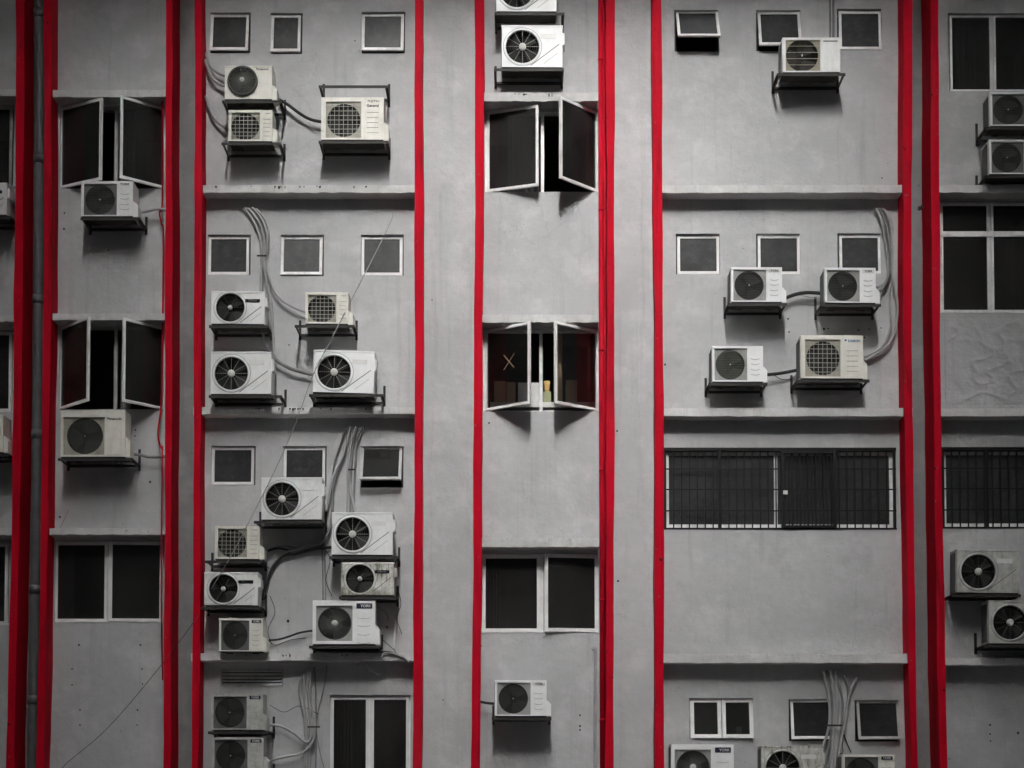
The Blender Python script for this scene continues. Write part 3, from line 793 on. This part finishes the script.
UNITS = [
 # kind, px box, roll, bracket px (or None), label, short name for its bracket
 ('york_plain', (81.3, 181.2, 133, 216), 0, (80.5, 140), 'dirty white square-grille unit under the upper open casements beside the grey drainpipe', 'unit under the upper casements beside the drainpipe'),
 ('hatch', (60.7, 410.5, 125.2, 456.6), 0, (58, 133), 'cream unit with hatch panel just below the lower open casements near the drainpipe', 'cream hatch-panel unit'),
 ('dome', (224.9, 66, 272.3, 99), 0, (222, 281.5), 'white unit with round domed fan guard, stacked above a small gridded unit', 'round-guard unit'),
 ('grid', (228.3, 110, 272.3, 141), 0, (221.5, 281), 'small cream gridded unit hung directly under the round domed guard', 'gridded unit below the round-guard one'),
 ('grid_big', (321.2, 97.3, 383.7, 139.5), 0, (318.6, 388), 'large cream gridded unit hanging below an empty black bracket', 'large gridded unit under an empty bracket'),
 ('grid', (305.2, 292.2, 348.2, 323.5), .3, (294.6, 354.6), 'small cream gridded unit whose bracket a diagonal wire crosses', 'small gridded unit crossed by the diagonal wire'),
 ('compact', (211, 291.5, 264.3, 323.7), .4, (209, 268), 'compact white unit with small hub, stacked above a spoked-fan unit by the hoses', 'compact unit above a spoked one'),
 ('spoked', (210.6, 352, 271.2, 393.7), .2, (208.7, 282), 'spoked-fan unit under a compact unit, hoses running behind its valve side', 'spoked unit below the compact one'),
 ('spoked_clean', (312.7, 350.8, 373.2, 392.6), 1.6, (309, 383), 'bright white tilted spoked-fan unit with a diagonal wire across its face', 'tilted spoked unit'),
 ('spoked', (261.4, 477.6, 321.7, 519.3), -.3, (254, 323.5), 'rain-streaked spoked-fan unit covering the foot of a small window', 'spoked unit covering a small window'),
 ('grid', (215, 526.2, 259.5, 558.8), .5, (205, 262), 'small cream gridded unit, uppermost of three stacked beside the red fin', 'uppermost gridded unit of the stack of three'),
 ('compact', (204.3, 572.6, 258, 605), .3, (201, 262), 'compact unit with dark fan, middle of three stacked beside the red fin', 'middle compact unit of the stack of three'),
 ('york_dark', (219.2, 618.2, 262.9, 651.2), .2, None, 'small square-grille unit standing on its feet on the ledge', ''),
 ('york_dull', (211, 694, 262.4, 729.6), 0, (208, 270), 'dull grey square-grille unit hung just below the louvred vent', 'dull unit below the louvred vent'),
 ('york_dull', (212, 737.4, 263.4, 773), 0, (209, 270), 'dull grey square-grille unit cut by the photo edge, under its twin below the vent', 'lower dull unit under the vent'),
 ('spoked', (331.5, 512.6, 392.5, 554.6), .2, (329, 398), 'white unit with twelve clear spokes under dangling hoses, above a streaked compact unit', 'spoked unit under dangling hoses'),
 ('compact_worn', (341, 562.6, 394, 595), 0, (339, 396.5), 'badly streaked compact unit between a spoked unit and a large badged unit', 'streaked compact unit'),
 ('york_big', (312.5, 600.3, 375, 644), 0, (309, 380.5), 'large bright unit with radial fan guard and dark badge just above the ledge', 'large radial-guard unit above the ledge'),
 ('spoked_clean', (501.5, 25.5, 562.3, 67), 0, (494, 564), 'spoked-fan unit hung just above the topmost central casements', 'spoked unit above the central casements'),
 ('spoked_clean', (496, -30.5, 556.3, 11.2), 0, (494.5, 564.5), 'spoked-fan unit cut by the photo edge above its twin in the central bay', 'cut-off spoked unit in the central bay'),
 ('york_pale', (494.8, 680.2, 546.6, 715.8), .2, (491.8, 551.5), 'lone white square-grille unit below the lowest central casement window', 'lone unit of the central bay'),
 ('brown', (782.7, 37.5, 840, 71.9), 0, (776.8, 845.4), 'lone white unit with brown square grille, overlapping two small windows', 'brown-grilled unit'),
 ('york_pale', (731, 267.2, 782, 301.6), .1, (727.8, 786.8), 'white square-grille unit under a small window, joined by a black hose to its twin', 'unit at the far end of the black hose'),
 ('york_pale', (824.6, 267.7, 875.6, 302.6), .2, (820.5, 881), 'white square-grille unit with curved hoses entering beside the red fin', 'unit the short curved hoses enter'),
 ('york_none', (712.2, 346, 763, 381.4), 0, (708.5, 767.5), 'white square-grille unit without a badge beside the large gridded unit', 'badgeless unit'),
 ('grid_blue', (800.6, 335.3, 863, 378.2), .2, (796, 869.5), 'large gridded unit with blue lettering where the long curved hoses end', 'gridded unit with blue lettering'),
 ('york_big', (671.2, 744.3, 733.7, 788), .2, (668, 738), 'large unit with dark badge cut by the photo edge under the two-pane window', 'large unit under the two-pane window'),
 ('spoked_worn', (761.6, 746.2, 823, 788), 0, (758, 828), 'grimy spoked unit cut by the photo edge, beside the drooping hose bundle', 'grimy spoked unit by the hose bundle'),
 ('york_dark', (842.7, 754.5, 894.7, 790), .2, (839, 900), 'square-grille unit cut by the photo edge, beneath the window next to the hose bundle', 'square-grille unit near the hose bundle'),
 ('york_plain', (990.4, 91.7, 1042, 125.5), 0, (985, 1046), 'square-grille unit touching the white window above it, upper of a dark pair', 'upper unit of the dark pair'),
 ('york_plain', (989, 139.5, 1040, 173.8), 0, (985, 1045), 'square-grille unit just above the ledge, lower of a dark pair', 'lower unit of the dark pair'),
 ('spoked_dull', (956.4, 549.8, 1019, 592.6), .9, (951, 1021), 'dull spoked unit hung below the barred window by the outer red fin', 'dull spoked unit below the barred window'),
 ('spoked_dull', (988.6, 600.7, 1050, 643.3), .3, (984, 1052), 'dull spoked unit cut by the photo edge, hung under another dull spoked unit', 'lower dull spoked unit'),
 ('compact', (-45, 183, 6.8, 214.5), 0, (-47, 11), 'unit beside the upper casement bay, cut so that only its edge shows', 'cut-off unit beside the upper casements'),
 ('hatch', (-58, 415, 3.2, 452), 0, (-60, 9), 'unit beside the lower casement bay, only its valve cover showing', 'cut-off unit beside the lower casements'),
]
# brackets: an upright on the wall at each end, arms, front and rear rails
def bracket(x0, x1, z, label, reach=None, up=.21, down=.075, tilt=0):
    w = x1 - x0; reach = reach or FRONT + .012; root = empty('wall_bracket', ((x0 + x1) / 2, 0, z)); t = .032
    for s in (-1, 1):
        X = s * (w / 2 - t / 2)
        MB().box(X - t / 2, X + t / 2, -.02, -.004, -down, up).build('wall_leg', 'steel', root)
        a = MB(); a.box(X - t / 2, X + t / 2, -reach + .014, -.021, -.006, 0); a.box(X - s * t / 2 - .003, X - s * t / 2 + .003, -reach + .014, -.021, -.034, -.007)
        a.build('arm', 'steel', root)
        for zz in (up - .03, -down + .02): MB().lathe(X, zz, [(.011, -.0205), (.011, -.030), (.0005, -.031)], 8).build('bolt', 'steel', root)
    fr = MB(); fr.box(-w / 2, w / 2, -reach, -reach + .005, -.034, .004); fr.box(-w / 2 + .001, w / 2 - .001, -reach + .0055, -reach + .03, -.010, -.0065); fr.build('front_rail', 'steel', root)
    MB().box(-w / 2 + t, w / 2 - t, -.055, -.022, -.03, -.001).build('rear_rail', 'steel', root)
    tag(root, label, 'bracket', 'steel brackets on the wall')
    return root
for kind, box, roll, br, label, short in UNITS:
    if kind in made: o = copy_tree(made[kind])
    else: o = made[kind] = PROTO[kind]()
    x0, x1, z0, z1 = rect(*box, FRONT); w, h = o['size'] if 'size' in o else (1, 1)
    o.location = ((x0 + x1) / 2, -(FRONT - DEEP), z0 + .0); o.scale = ((x1 - x0) / w, 1, (z1 - z0) / h); o.rotation_euler = (0, R(roll), R(random.uniform(-.6, .6)))
    tag(o, label, 'air conditioner', 'outdoor air conditioner units')
    if br:
        a = at(br[0], box[3], FRONT + .01).x; b = at(br[1], box[3], FRONT + .01).x
        bracket(a, b, z0 - .027, 'black steel bracket carrying the ' + short, up=random.uniform(.16, .24))
for o in made.values(): del o['size']
for o in C.objects:
    if 'size' in o: del o['size']
a = at(318.8, 88, FRONT).x; b = at(387.8, 88, FRONT).x
bracket(a, b, at(350, 86, FRONT).z, 'empty black steel bracket above the large cream gridded unit', up=.22, down=.10)

# ------------------------------------------------------------------ pipes, hoses and wires
def crop(x0, y0, s): return lambda pts: [(x0 + a / s, y0 + b / s) for a, b in pts]
def hose(name, pts, r, m, label, cat, group=None, depth=.05, n=8, jitter=0.0, depths=None):
    P = [at(px, py, depths[i] if depths else depth + random.uniform(-jitter, jitter)) for i, (px, py) in enumerate(pts)]
    o0 = P[0].copy(); mb = MB().tube([p - o0 for p in smooth_path(P, n)], r * (1.25 if name == 'hose' else 1))
    return tag(mb.build(name, m, None, o0), label, cat, group)

c4 = crop(190, 0, 3.842); c5 = crop(190, 185, 3.267); c6 = crop(190, 400, 3.842); c7 = crop(190, 580, 4.085)
d2 = crop(640, 200, 3.339); d4 = crop(640, 640, 3.657)
G1 = 'hoses from the red fin to the stacked units'
for i, (p, lb) in enumerate(((((62, 205), (75, 245), (100, 275), (140, 292)), 'grey hose curving into the top of the round-guard unit'), (((58, 230), (80, 290), (105, 318), (140, 332)), 'grey hose curving into the middle of the round-guard unit'),
                   (((60, 370), (85, 440), (115, 475), (150, 500)), 'grey hose curving down to the small gridded unit below the round guard'))):
    hose('hose', c4(p), .017, 'hose', lb, 'hose', G1, .09)
hose('hose', [(279, 99.5), (287, 104), (300.6, 114), (311, 119.5), (323, 122)], .017, 'hose_black', 'black sagging hose from the round-guard unit to the large gridded unit', 'hose', None, .10)
G2 = 'hoses in the bundle above the compact unit'
LB2 = 'pale grey hose in the bundle dropping between the small windows'
hose('hose', c5([(178, 75), (205, 115), (228, 170), (233, 235), (232, 300), (231, 350)]), .014, 'hose', LB2, 'hose', G2, .05)
hose('hose', c5([(190, 77), (220, 115), (240, 170), (238, 235), (248, 300), (262, 370), (268, 450), (276, 560), (280, 690)]), .015, 'hose', LB2, 'hose', G2, .075)
hose('hose', c5([(203, 75), (233, 110), (250, 160), (243, 230), (252, 285), (285, 360), (330, 395), (378, 414)]), .014, 'hose', 'grey hose leaving the bundle for the small cream gridded unit', 'hose', None, .085)
hose('hose', c5([(215, 78), (245, 115), (257, 165), (247, 240), (252, 300), (268, 400), (271, 480), (272, 560)]), .013, 'hose', LB2, 'hose', G2, .06)
hose('hose', c5([(184, 72), (210, 112), (234, 168), (237, 238), (236, 350)]), .011, 'hose_dim', LB2, 'hose', G2, .035)
hose('hose', c5([(238, 480), (246, 515), (258, 535), (268, 560)]), .015, 'hose', 'short grey hose entering the spoked unit from above', 'hose', None, .07)
hose('hose', c5([(272, 556), (290, 578), (335, 602), (402, 620)]), .019, 'hose_dim', 'dark hose between the two spoked units above the ledge', 'hose', None, .09)
G3 = 'hoses dangling between the small windows above the spoked unit'
LB3 = 'grey hose dangling between the small windows above the twelve-spoked unit'
for p, r, dp, m in (([(600, 104), (575, 180), (553, 245), (548, 330), (545, 430)], .010, .04, 'hose_dim'), ([(617, 104), (592, 200), (556, 280), (540, 340), (525, 425)], .016, .08, 'hose'),
                    ([(640, 104), (617, 170), (610, 260), (615, 330), (634, 435)], .016, .07, 'hose'), ([(662, 102), (642, 150), (636, 230), (632, 300), (630, 435)], .011, .05, 'hose_dim'),
                    ([(608, 104), (598, 180), (572, 260), (552, 330), (549, 400)], .012, .055, 'hose_dim'), ([(628, 104), (610, 180), (604, 300), (604, 435)], .010, .045, 'hose'),
                    ([(652, 104), (630, 160), (622, 250), (617, 330), (616, 435)], .010, .04, 'hose_dim'), ([(672, 100), (655, 140), (640, 190), (636, 260)], .010, .035, 'hose_dim')):
    hose('hose', c6(p), r, m, LB3, 'hose', G3, dp)
hose('hose', c6([(549, 390), (545, 450), (536, 500), (512, 540), (470, 562), (420, 575), (375, 580)]), .016, 'hose_dim', 'dark hose sweeping down and across below the unit that covers a window', 'hose', None, .07)
hose('hose', c6([(552, 565), (480, 572), (410, 590), (365, 596), (325, 630), (298, 690), (280, 768)]), .015, 'hose_black', 'black hose arcing down beside the middle compact unit', 'hose', None, .05)
hose('hose', c6([(380, 578), (340, 570), (300, 580)]), .010, 'hose_black', 'thin black hose ending near the uppermost gridded unit', 'hose', None, .06)
for dx, nm in ((0, 'nearer the stacked units'), (9, 'nearer the large badged unit')):
    hose('conduit', c6([(510 + dx, 520), (509 + dx, 600), (511 + dx, 700), (511 + dx, 790)]), .010, 'hose_dim', 'thin upright conduit above the large badged unit, ' + nm, 'conduit', None, .03)
hose('hose', c7([(322, 246), (360, 243), (400, 232), (450, 215), (500, 207)]), .011, 'hose_black', 'thin black hose between the ledge-standing unit and the large badged unit', 'hose', None, .07)
G4 = 'hoses in the bundle below the ledge by the tall window'
LB4 = 'grey hose in the bundle falling between the vent and the tall window'
for p, r, dp in (([(462, 376), (450, 420), (449, 470), (465, 545), (470, 600), (468, 800)], .014, .05), ([(473, 374), (464, 430), (470, 505), (478, 600), (478, 800)], .014, .07),
                 ([(486, 372), (480, 440), (488, 520), (491, 600), (488, 800)], .014, .055)):
    hose('hose', c7(p), r, 'hose', LB4, 'hose', G4, dp)
hose('hose', c7([(496, 372), (491, 440), (499, 540), (501, 610), (490, 652), (468, 661), (430, 630), (375, 598), (318, 590)]), .014, 'hose', 'grey hose looping up from the bundle to the dull unit under the vent', 'hose', None, .085)
hose('hose', c7([(507, 560), (508, 620), (498, 668), (455, 708), (400, 720), (355, 730), (318, 742)]), .015, 'hose', 'grey hose looping from the bundle to the lower dull unit', 'hose', None, .09)
hose('conduit', c7([(508, 355), (515, 480), (515, 600), (513, 800)]), .010, 'hose_dim', 'thin upright conduit next to the tall window', 'conduit', None, .03)
hose('cable', c7([(560, 350), (547, 440), (522, 540), (516, 610), (530, 700), (548, 768)]), .006, 'hose_dim', 'thin slack cable between the hose bundle and the tall window', 'cable', None, .03)
G5 = 'hoses curving beside the red fin'
hose('hose', d2([(786, 28), (805, 70), (816, 120), (824, 180), (826, 240), (812, 278), (790, 292)]), .015, 'hose', 'grey hose curving from under the ledge into the unit near the fin, upper one', 'hose', None, .06)
hose('hose', d2([(798, 28), (822, 80), (832, 140), (836, 200), (828, 260), (808, 298), (795, 308)]), .015, 'hose_dim', 'grey hose curving from under the ledge into the unit near the fin, lower one', 'hose', None, .085)
hose('hose', d2([(810, 28), (838, 80), (842, 160), (842, 240), (857, 330), (857, 400), (842, 465), (805, 505), (750, 537)]), .016, 'hose', 'long grey hose bowing along the fin to the blue-lettered unit, outer one', 'hose', None, .07)
hose('hose', d2([(816, 32), (843, 90), (837, 190), (843, 260), (835, 340), (838, 420), (818, 475), (790, 505), (750, 525)]), .014, 'hose', 'long grey hose bowing along the fin to the blue-lettered unit, inner one', 'hose', None, .055)
hose('hose', d2([(480, 330), (520, 315), (560, 309), (612, 312)]), .02, 'hose_black', 'black hose linking the two badged white units under the small windows', 'hose', None, .10)
hose('cable', d2([(490, 330), (530, 318), (570, 325), (612, 330)]), .006, 'cable', 'thin cable sagging below the black hose between two badged units', 'cable', None, .09)
hose('hose', d2([(415, 584), (470, 578), (530, 567)]), .018, 'hose_black', 'black hose between the badgeless unit and the blue-lettered unit', 'hose', None, .10)
hose('cable', d2([(445, 582), (470, 598), (500, 598), (525, 580)]), .005, 'hose_black', 'thin loop of cable hanging below the hose of the badgeless unit', 'cable', None, .09)
G6 = 'hoses in the drooping bundle between the lowest small windows'
LB6 = 'grey hose in the drooping bundle hung under the lowest ledge'
for p, r, dp, m in (([(668, 112), (688, 190), (693, 300), (672, 385), (655, 440)], .015, .08, 'hose'), ([(682, 112), (700, 210), (701, 310), (690, 400), (672, 480)], .014, .06, 'hose_dim'),
                 ([(698, 110), (712, 220), (709, 330), (700, 440), (694, 500)], .015, .09, 'hose'), ([(714, 110), (723, 230), (716, 340), (706, 480)], .014, .07, 'hose'),
                 ([(718, 130), (740, 220), (736, 320), (722, 440), (716, 500)], .013, .05, 'hose_dim'), ([(792, 138), (766, 200), (752, 300), (737, 360), (722, 440)], .015, .085, 'hose'),
                 ([(744, 132), (762, 175), (757, 240), (742, 320)], .012, .06, 'hose_dim')):
    hose('hose', d4(p), r, m, LB6, 'hose', G6, dp)
hose('cable', d4([(748, 295), (738, 350), (742, 410), (728, 412)]), .008, 'hose_dim', 'short grey cable end hanging beside the drooping hose bundle', 'cable', None, .04)
hose('cable', d4([(745, 345), (758, 380), (772, 412)]), .009, 'hose_black', 'short black cable end slanting from the drooping hose bundle', 'cable', None, .04)
for (px, py, wd_, lb) in ((262, 256.5, .13, 'black strap round the bundle above the compact unit'), (314, 727, .17, 'black strap round the hose bundle by the tall window'), (352, 470, .10, 'black strap round the hoses above the twelve-spoked unit')):
    tie = MB().box(-wd_ / 2, wd_ / 2, -.034, -.024, -.010, .010); tag(tie.build('cable_tie', 'hose_black', None, at(px, py, .075)), lb, 'strap')
tie = MB(); p = at(833.5, 725.5, .10)
tie.box(-.11, .11, -.03, -.022, -.012, .012); tag(tie.build('cable_tie', 'hose_black', None, p), 'black strap round the drooping hose bundle', 'strap')
# conduits above the brown-grilled unit
for X, nm in ((830.3, 'thinner'), (833.4, 'thicker')):
    hose('conduit', [(X, -40), (X, 20), (X, 42)], .012 if nm == 'thinner' else .016, 'hose_dim', nm + ' upright conduit running up from the brown-grilled unit', 'conduit', None, .03)
# drainpipe
px_ = leaning(39.4, 37.6, 32.6, .13); P0 = Vector((0, -.13, 0)); dp = empty('drainpipe', (P0.x, P0.y, 0)); tag(dp, 'grey drainpipe running full height between two red fins', 'pipe')
MB().tube([(px_(ZT * i / 24), 0, ZT * i / 24) for i in range(25)], .074, 16).build('pipe', 'pipe', dp)
for py in (14, 160, 300, 435, 590, 700):
    z = at(38, py, .13).z; k = MB(); k.tube([(0, 0, z - .06), (0, 0, z + .06)], .080, 16); k.box(-.095, .095, .02, .07, z - .015, z + .015); k.build('collar', 'pipe', dp, (px_(z), 0, 0))
# red pipe standing beside the central fin
P0 = at(601.6, 384, .06); rp = empty('red_pipe', (P0.x, P0.y, 0)); tag(rp, 'thin red painted pipe beside the fin of the central casement bay', 'pipe')
MB().tube([(0, 0, 0), (0, 0, 6), (0, 0, ZT)], .034, 12).build('pipe', 'redpipe', rp)
sx = at(598.9, 384).x; MB().box(sx, at(608, 384).x, -.012, .01, 0, ZT).build('painted_strip', 'redpipe', B)
for py in (60, 210, 350, 470, 600, 720):
    z = at(600, py, .06).z; k = MB(); k.tube([(0, 0, z - .02), (0, 0, z + .02)], .039, 12); k.build('clip', 'redpipe', rp)
hose('conduit', [(592, 650), (594.5, 648.5), (595.6, 655), (595.2, 700), (595, 790)], .022, 'hose', 'grey conduit with bent top beside the red fin, low in the central bay', 'conduit', None, .06)
# links at the narrow bay and central bay
hose('hose', [(136, 213), (146, 211.5), (157, 209), (166, 210)], .016, 'hose', 'short grey hose from the dirty unit to the red fin', 'hose', None, .12)
hose('hose', [(128, 454), (141, 455), (150, 457), (166, 456)], .016, 'hose_dim', 'short grey hose from the cream hatch-panel unit to the red fin', 'hose', None, .12)
hose('hose', [(480, 701.5), (487, 703), (499, 704)], .014, 'hose_black', 'short black hose entering the lone central unit from the fin', 'hose', None, .12)
hose('hose', [(0, 185.5), (9, 186.5), (16, 187)], .014, 'hose', 'short pale hose beside the cut-off unit by the first fin', 'hose', None, .14)
hose('cable', [(162.5, 98), (162.3, 200), (159.5, 212), (161.5, 224), (163.5, 236), (162.5, 330), (161.5, 400), (158, 432), (160, 445), (163, 450)], .012, 'redpipe', 'red painted cable hanging in loops along the fin of the casement bay', 'cable', None, .10)
hose('cable', [(162.4, 446), (161.6, 530), (161.2, 600), (162.6, 680)], .010, 'redpipe', 'red painted cable running straight down past the lowest casement of the narrow bay', 'cable', None, .24)
# loose wires
hose('wire', [(393, 213.5), (386, 232), (336, 330), (314, 373), (299, 414.5), (286, 446), (270.7, 479), (252.6, 515), (229, 559.5), (211, 589)], .0065, 'cable',
     'long slack wire slanting down across several units and a ledge', 'wire', None, depths=(.02, .10, .46, .47, .45, .44, .45, .46, .45, .43))
hose('wire', [(60, 772), (67, 763), (108.6, 727), (161, 665.6), (199, 615)], .004, 'hose_black', 'thin dark wire slanting across the narrow bay to the fins', 'wire', None, depths=(.05, .06, .12, .36, .36))
hose('wire', [(60, 528), (64, 520), (69, 509)], .005, 'cable', 'short pale wire sticking up from the lowest ledge of the narrow bay', 'wire', None, .2)
hose('conduit', [(395.8, 620), (395.2, 630), (394, 649)], .014, 'alu', 'short broken white conduit on the wall beside the large badged unit', 'conduit', None, .03)
hose('cable', c7([(760, 108), (790, 125), (806, 145), (810, 168)]), .008, 'hose', 'short pale cable end curving from behind the large badged unit', 'cable', None, .08)
hose('cable', c7([(770, 288), (810, 292), (850, 305), (880, 322), (892, 338)]), .013, 'hose_dim', 'dark cable lying over the ledge edge beside the large badged unit', 'cable', None, .235)
hose('cable', c7([(782, 318), (800, 300), (835, 302), (868, 318)]), .010, 'hose_dim', 'short bent cable tangled with another on the ledge', 'cable', None, .245)
hose('wire', c7([(690, 312), (705, 340), (735, 365), (772, 390)]), .006, 'cable', 'thin pale wire drooping below the ledge above the tall window', 'wire', None, .2)
TW = 'thin loose wires in the crowded bay'
for p, dp, lb in (([(262, 556), (270, 549), (284, 546), (296, 548)], .06, 'thin dark wire arching beside the small gridded unit'),
              ([(263, 566), (272, 568), (279, 560), (290, 552)], .04, 'thin dark wire crossing the black hose by the middle compact unit'),
              ([(268, 640), (276, 645), (290, 640), (306, 638)], .05, 'thin wire sagging under the hose of the ledge-standing unit'),
              ([(324, 548), (330, 560), (326, 580), (332, 596)], .04, 'thin wire wandering past the upright conduits'),
              ([(270, 596), (275, 612), (268, 630), (272, 645)], .03, 'thin wire straggling down beside the middle compact unit'),
              ([(398, 590), (401, 604), (397, 618), (402, 634)], .03, 'thin wire hanging beside the streaked compact unit'),
              ([(383, 640), (394, 650), (400, 657), (409, 655)], .15, 'thin wire trailing onto the ledge near the fin'),
              ([(270, 705), (284, 712), (300, 706), (318, 714)], .04, 'thin wire from the dull unit to the hose bundle by the tall window')):
    hose('wire', p, .0045, 'hose_black', lb, 'wire', TW, dp)
q = at(920.5, 208, .10); k = MB(); k.box(-.03, .03, -.02, .04, -.012, .018); k.box(-.04, -.015, -.035, -.021, -.045, .008); k.tube([(0, -.015, .012), (.015, -.04, .035)], .008)
tag(k.build('clamp', 'steel', None, q), 'small black clamp on the pilaster between the outer red fins', 'clamp')

from mathutils import noise as mn
px0, px1, pz0, pz1 = rect(944, 318, 1075, 405); pm = MB(); nx, nz = 110, 72
def relief(i, j):
    x = px0 + (px1 - px0) * i / nx; z = pz0 + (pz1 - pz0) * j / nz; e = min(i, nx - i, j * 1.2, (nz - j) * 1.2) / 12
    r = 1 - abs(mn.noise(Vector((x * 2.2, 3.1, z * 4.2)))) * 2.2; q = mn.fractal(Vector((x * 3.5, 7.7, z * 5.5)), 1.0, 2.0, 5)
    d = .020 * max(r, 0) ** 3 + .011 * q + .008
    return (x, (-.002 - min(1.0, e) * max(d, .0)) if e > 0 else .004, z)
for i in range(nx):
    for j in range(nz): pm.face([relief(i, j), relief(i + 1, j), relief(i + 1, j + 1), relief(i, j + 1)], False)
pm.build('plaster_patch', 'roughwall', B)['label'] = 'rough ridged plaster patch under the transom window'
for x, y, r, d in ((79, 645, 1.1, 0), (140.5, 645, 1.0, 0), (72, 669, .9, 0), (142, 669, .9, 0), (72, 685, .9, 0), (142.5, 684, .9, 0), (80, 710, 1, 0), (137.5, 710, 1, 0), (80, 725, .9, 0), (137, 725, .8, 0),
                   (64.5, 213, 1.0, 0), (64, 229, 1.2, 0), (108, 250, .8, 0), (135.5, 430, 1, 0), (135, 436, .9, 0), (150, 482, 1.3, 0), (60, 517, 1.2, 0),
                   (580, 715, 1, 0), (580, 726, 1.1, 0), (580, 730, 1, 0), (489, 423, 1, 0), (481, 646, 1, 0), (665, 364.5, 1.1, 0), (788, 319, 1.1, 0), (789, 332, .9, 0), (824, 329, 1.3, 0), (828, 328.6, .9, 0), (858.5, 330, 1.1, 0), (869, 329, .9, 0), (881, 328, .8, 0), (864.5, 337.5, 1.0, 0),
                   (990, 725, 1.2, 0), (990, 734, 1, 0), (990.5, 741, 1, 0), (1018, 733, 1.4, 0), (1005, 344, 1, 0), (1006, 351, .9, 0), (1004, 358, 1, 0), (1022, 343, 1, 0), (1022, 352, 1, 0),
                   (882, 178, .9, 0), (288, 621, 1.5, 0), (355, 41, .8, 0), (289, 345, .9, 0), (387, 627, 1.2, 0), (799, 451, .9, 0), (618, 581, 1.2, .06), (617, 431, 1, .06), (443, 700, .8, .06), (432, 300, .8, .06)):
    q = at(x, y, d + .001); k = r / 74 * 1.0; n = 7
    sp = MB(); sp.face([(q.x + k * random.uniform(.7, 1.1) * math.cos(6.283 * i / n), -d - .0025, q.z + k * random.uniform(.7, 1.2) * math.sin(6.283 * i / n)) for i in range(n)])
    sp.build('drill_hole', 'cavity', B)
sp = MB()
for y0, xs in ((186, (216, 251, 275, 279, 281, 285, 300, 304, 317, 320, 354, 366)), (408, (256, 259, 279, 290, 293, 295, 298, 300, 303, 321, 331, 366, 370)), (93.5, (515, 519, 524, 526, 549, 552)), (654.5, (246, 283, 286, 290, 342, 347))):
    for x in xs:
        q = at(x, y0, LEDGE + .008); wd_ = random.uniform(.006, .016); h = random.uniform(.015, .055); n = 6
        top_ = [(q.x - wd_ + 2 * wd_ * i / n, q.y, q.z + random.uniform(-.004, .004)) for i in range(n + 1)]
        bot_ = [(q.x - wd_ * .8 + 1.6 * wd_ * i / n, q.y, q.z - h * random.uniform(.45, 1.0)) for i in range(n + 1)]
        sp.face(bot_ + top_[::-1])
sp.build('stain', 'pan', B)

# ------------------------------------------------------------------ rear wall, and unseen masses added to shape the light
# added side masses, overhang and slotted block dim the daylight towards the wall's edges
def mass(name, m, parent, x0, x1, y0, y1, z0, z1):
    return MB().box(x0, x1, y0, y1, z0, z1).build(name, m, parent)
mass('side_blocker', 'blocker', B, -26, -8.1, -18, 3, 0, 40); mass('side_blocker', 'blocker', B, 8.1, 28, -18, 3, 0, 40)
mass('overhead_blocker', 'ledge', B, -8.1, 8.1, -3.2, 0.0, 14.6, 15.0); mass('rear_wall', 'wall', B, -8.1, 8.1, 2.6, 3, 0, 14.59)
OB = empty('opposite_blocker', (0, -28.8, 0)); tag(OB, 'unseen block with a narrow slot, added to shape the daylight on the wall', 'building')
mass('tall_blocker', 'blocker', OB, -34, -1.9, -5, 6, 0, 53); mass('tall_blocker', 'blocker', OB, 1.7, 34, -5, 6, 0, 53); mass('low_blocker', 'blocker', OB, -1.9, 1.7, -5, 5.5, 0, 24.5)

# ------------------------------------------------------------------ light
SUN_EL, SUN_AZ = .68, -.09
sun = bpy.data.lights.new('sun', 'SUN'); so = bpy.data.objects.new('sun', sun); C.objects.link(so)
sun.energy = .5; sun.angle = R(42); sun.color = (1.0, .995, .975)
so.rotation_euler = (R(90) - SUN_EL, 0, SUN_AZ); so.location = (0, -15, 30)
wd = bpy.data.worlds.new('World'); S.world = wd; wd.use_nodes = True
nt = wd.node_tree; bg = nt.nodes['Background']
sky = nt.nodes.new('ShaderNodeTexSky'); sky.sky_type = 'NISHITA'; sky.sun_disc = False
sky.sun_elevation = SUN_EL; sky.sun_rotation = math.pi - SUN_AZ; sky.dust_density = 6; sky.air_density = 1.0
hs = nt.nodes.new('ShaderNodeHueSaturation'); hs.inputs['Saturation'].default_value = .12
nt.links.new(sky.outputs[0], hs.inputs['Color']); nt.links.new(hs.outputs[0], bg.inputs['Color'])
bg.inputs['Strength'].default_value = .15
S.view_settings.view_transform = 'Standard'; S.view_settings.look = 'None'; S.view_settings.exposure = 3.85; S.view_settings.gamma = 1
S.render.engine = 'CYCLES'; S.cycles.max_bounces = 8; S.cycles.transparent_max_bounces = 12
S.cycles.use_denoising = True
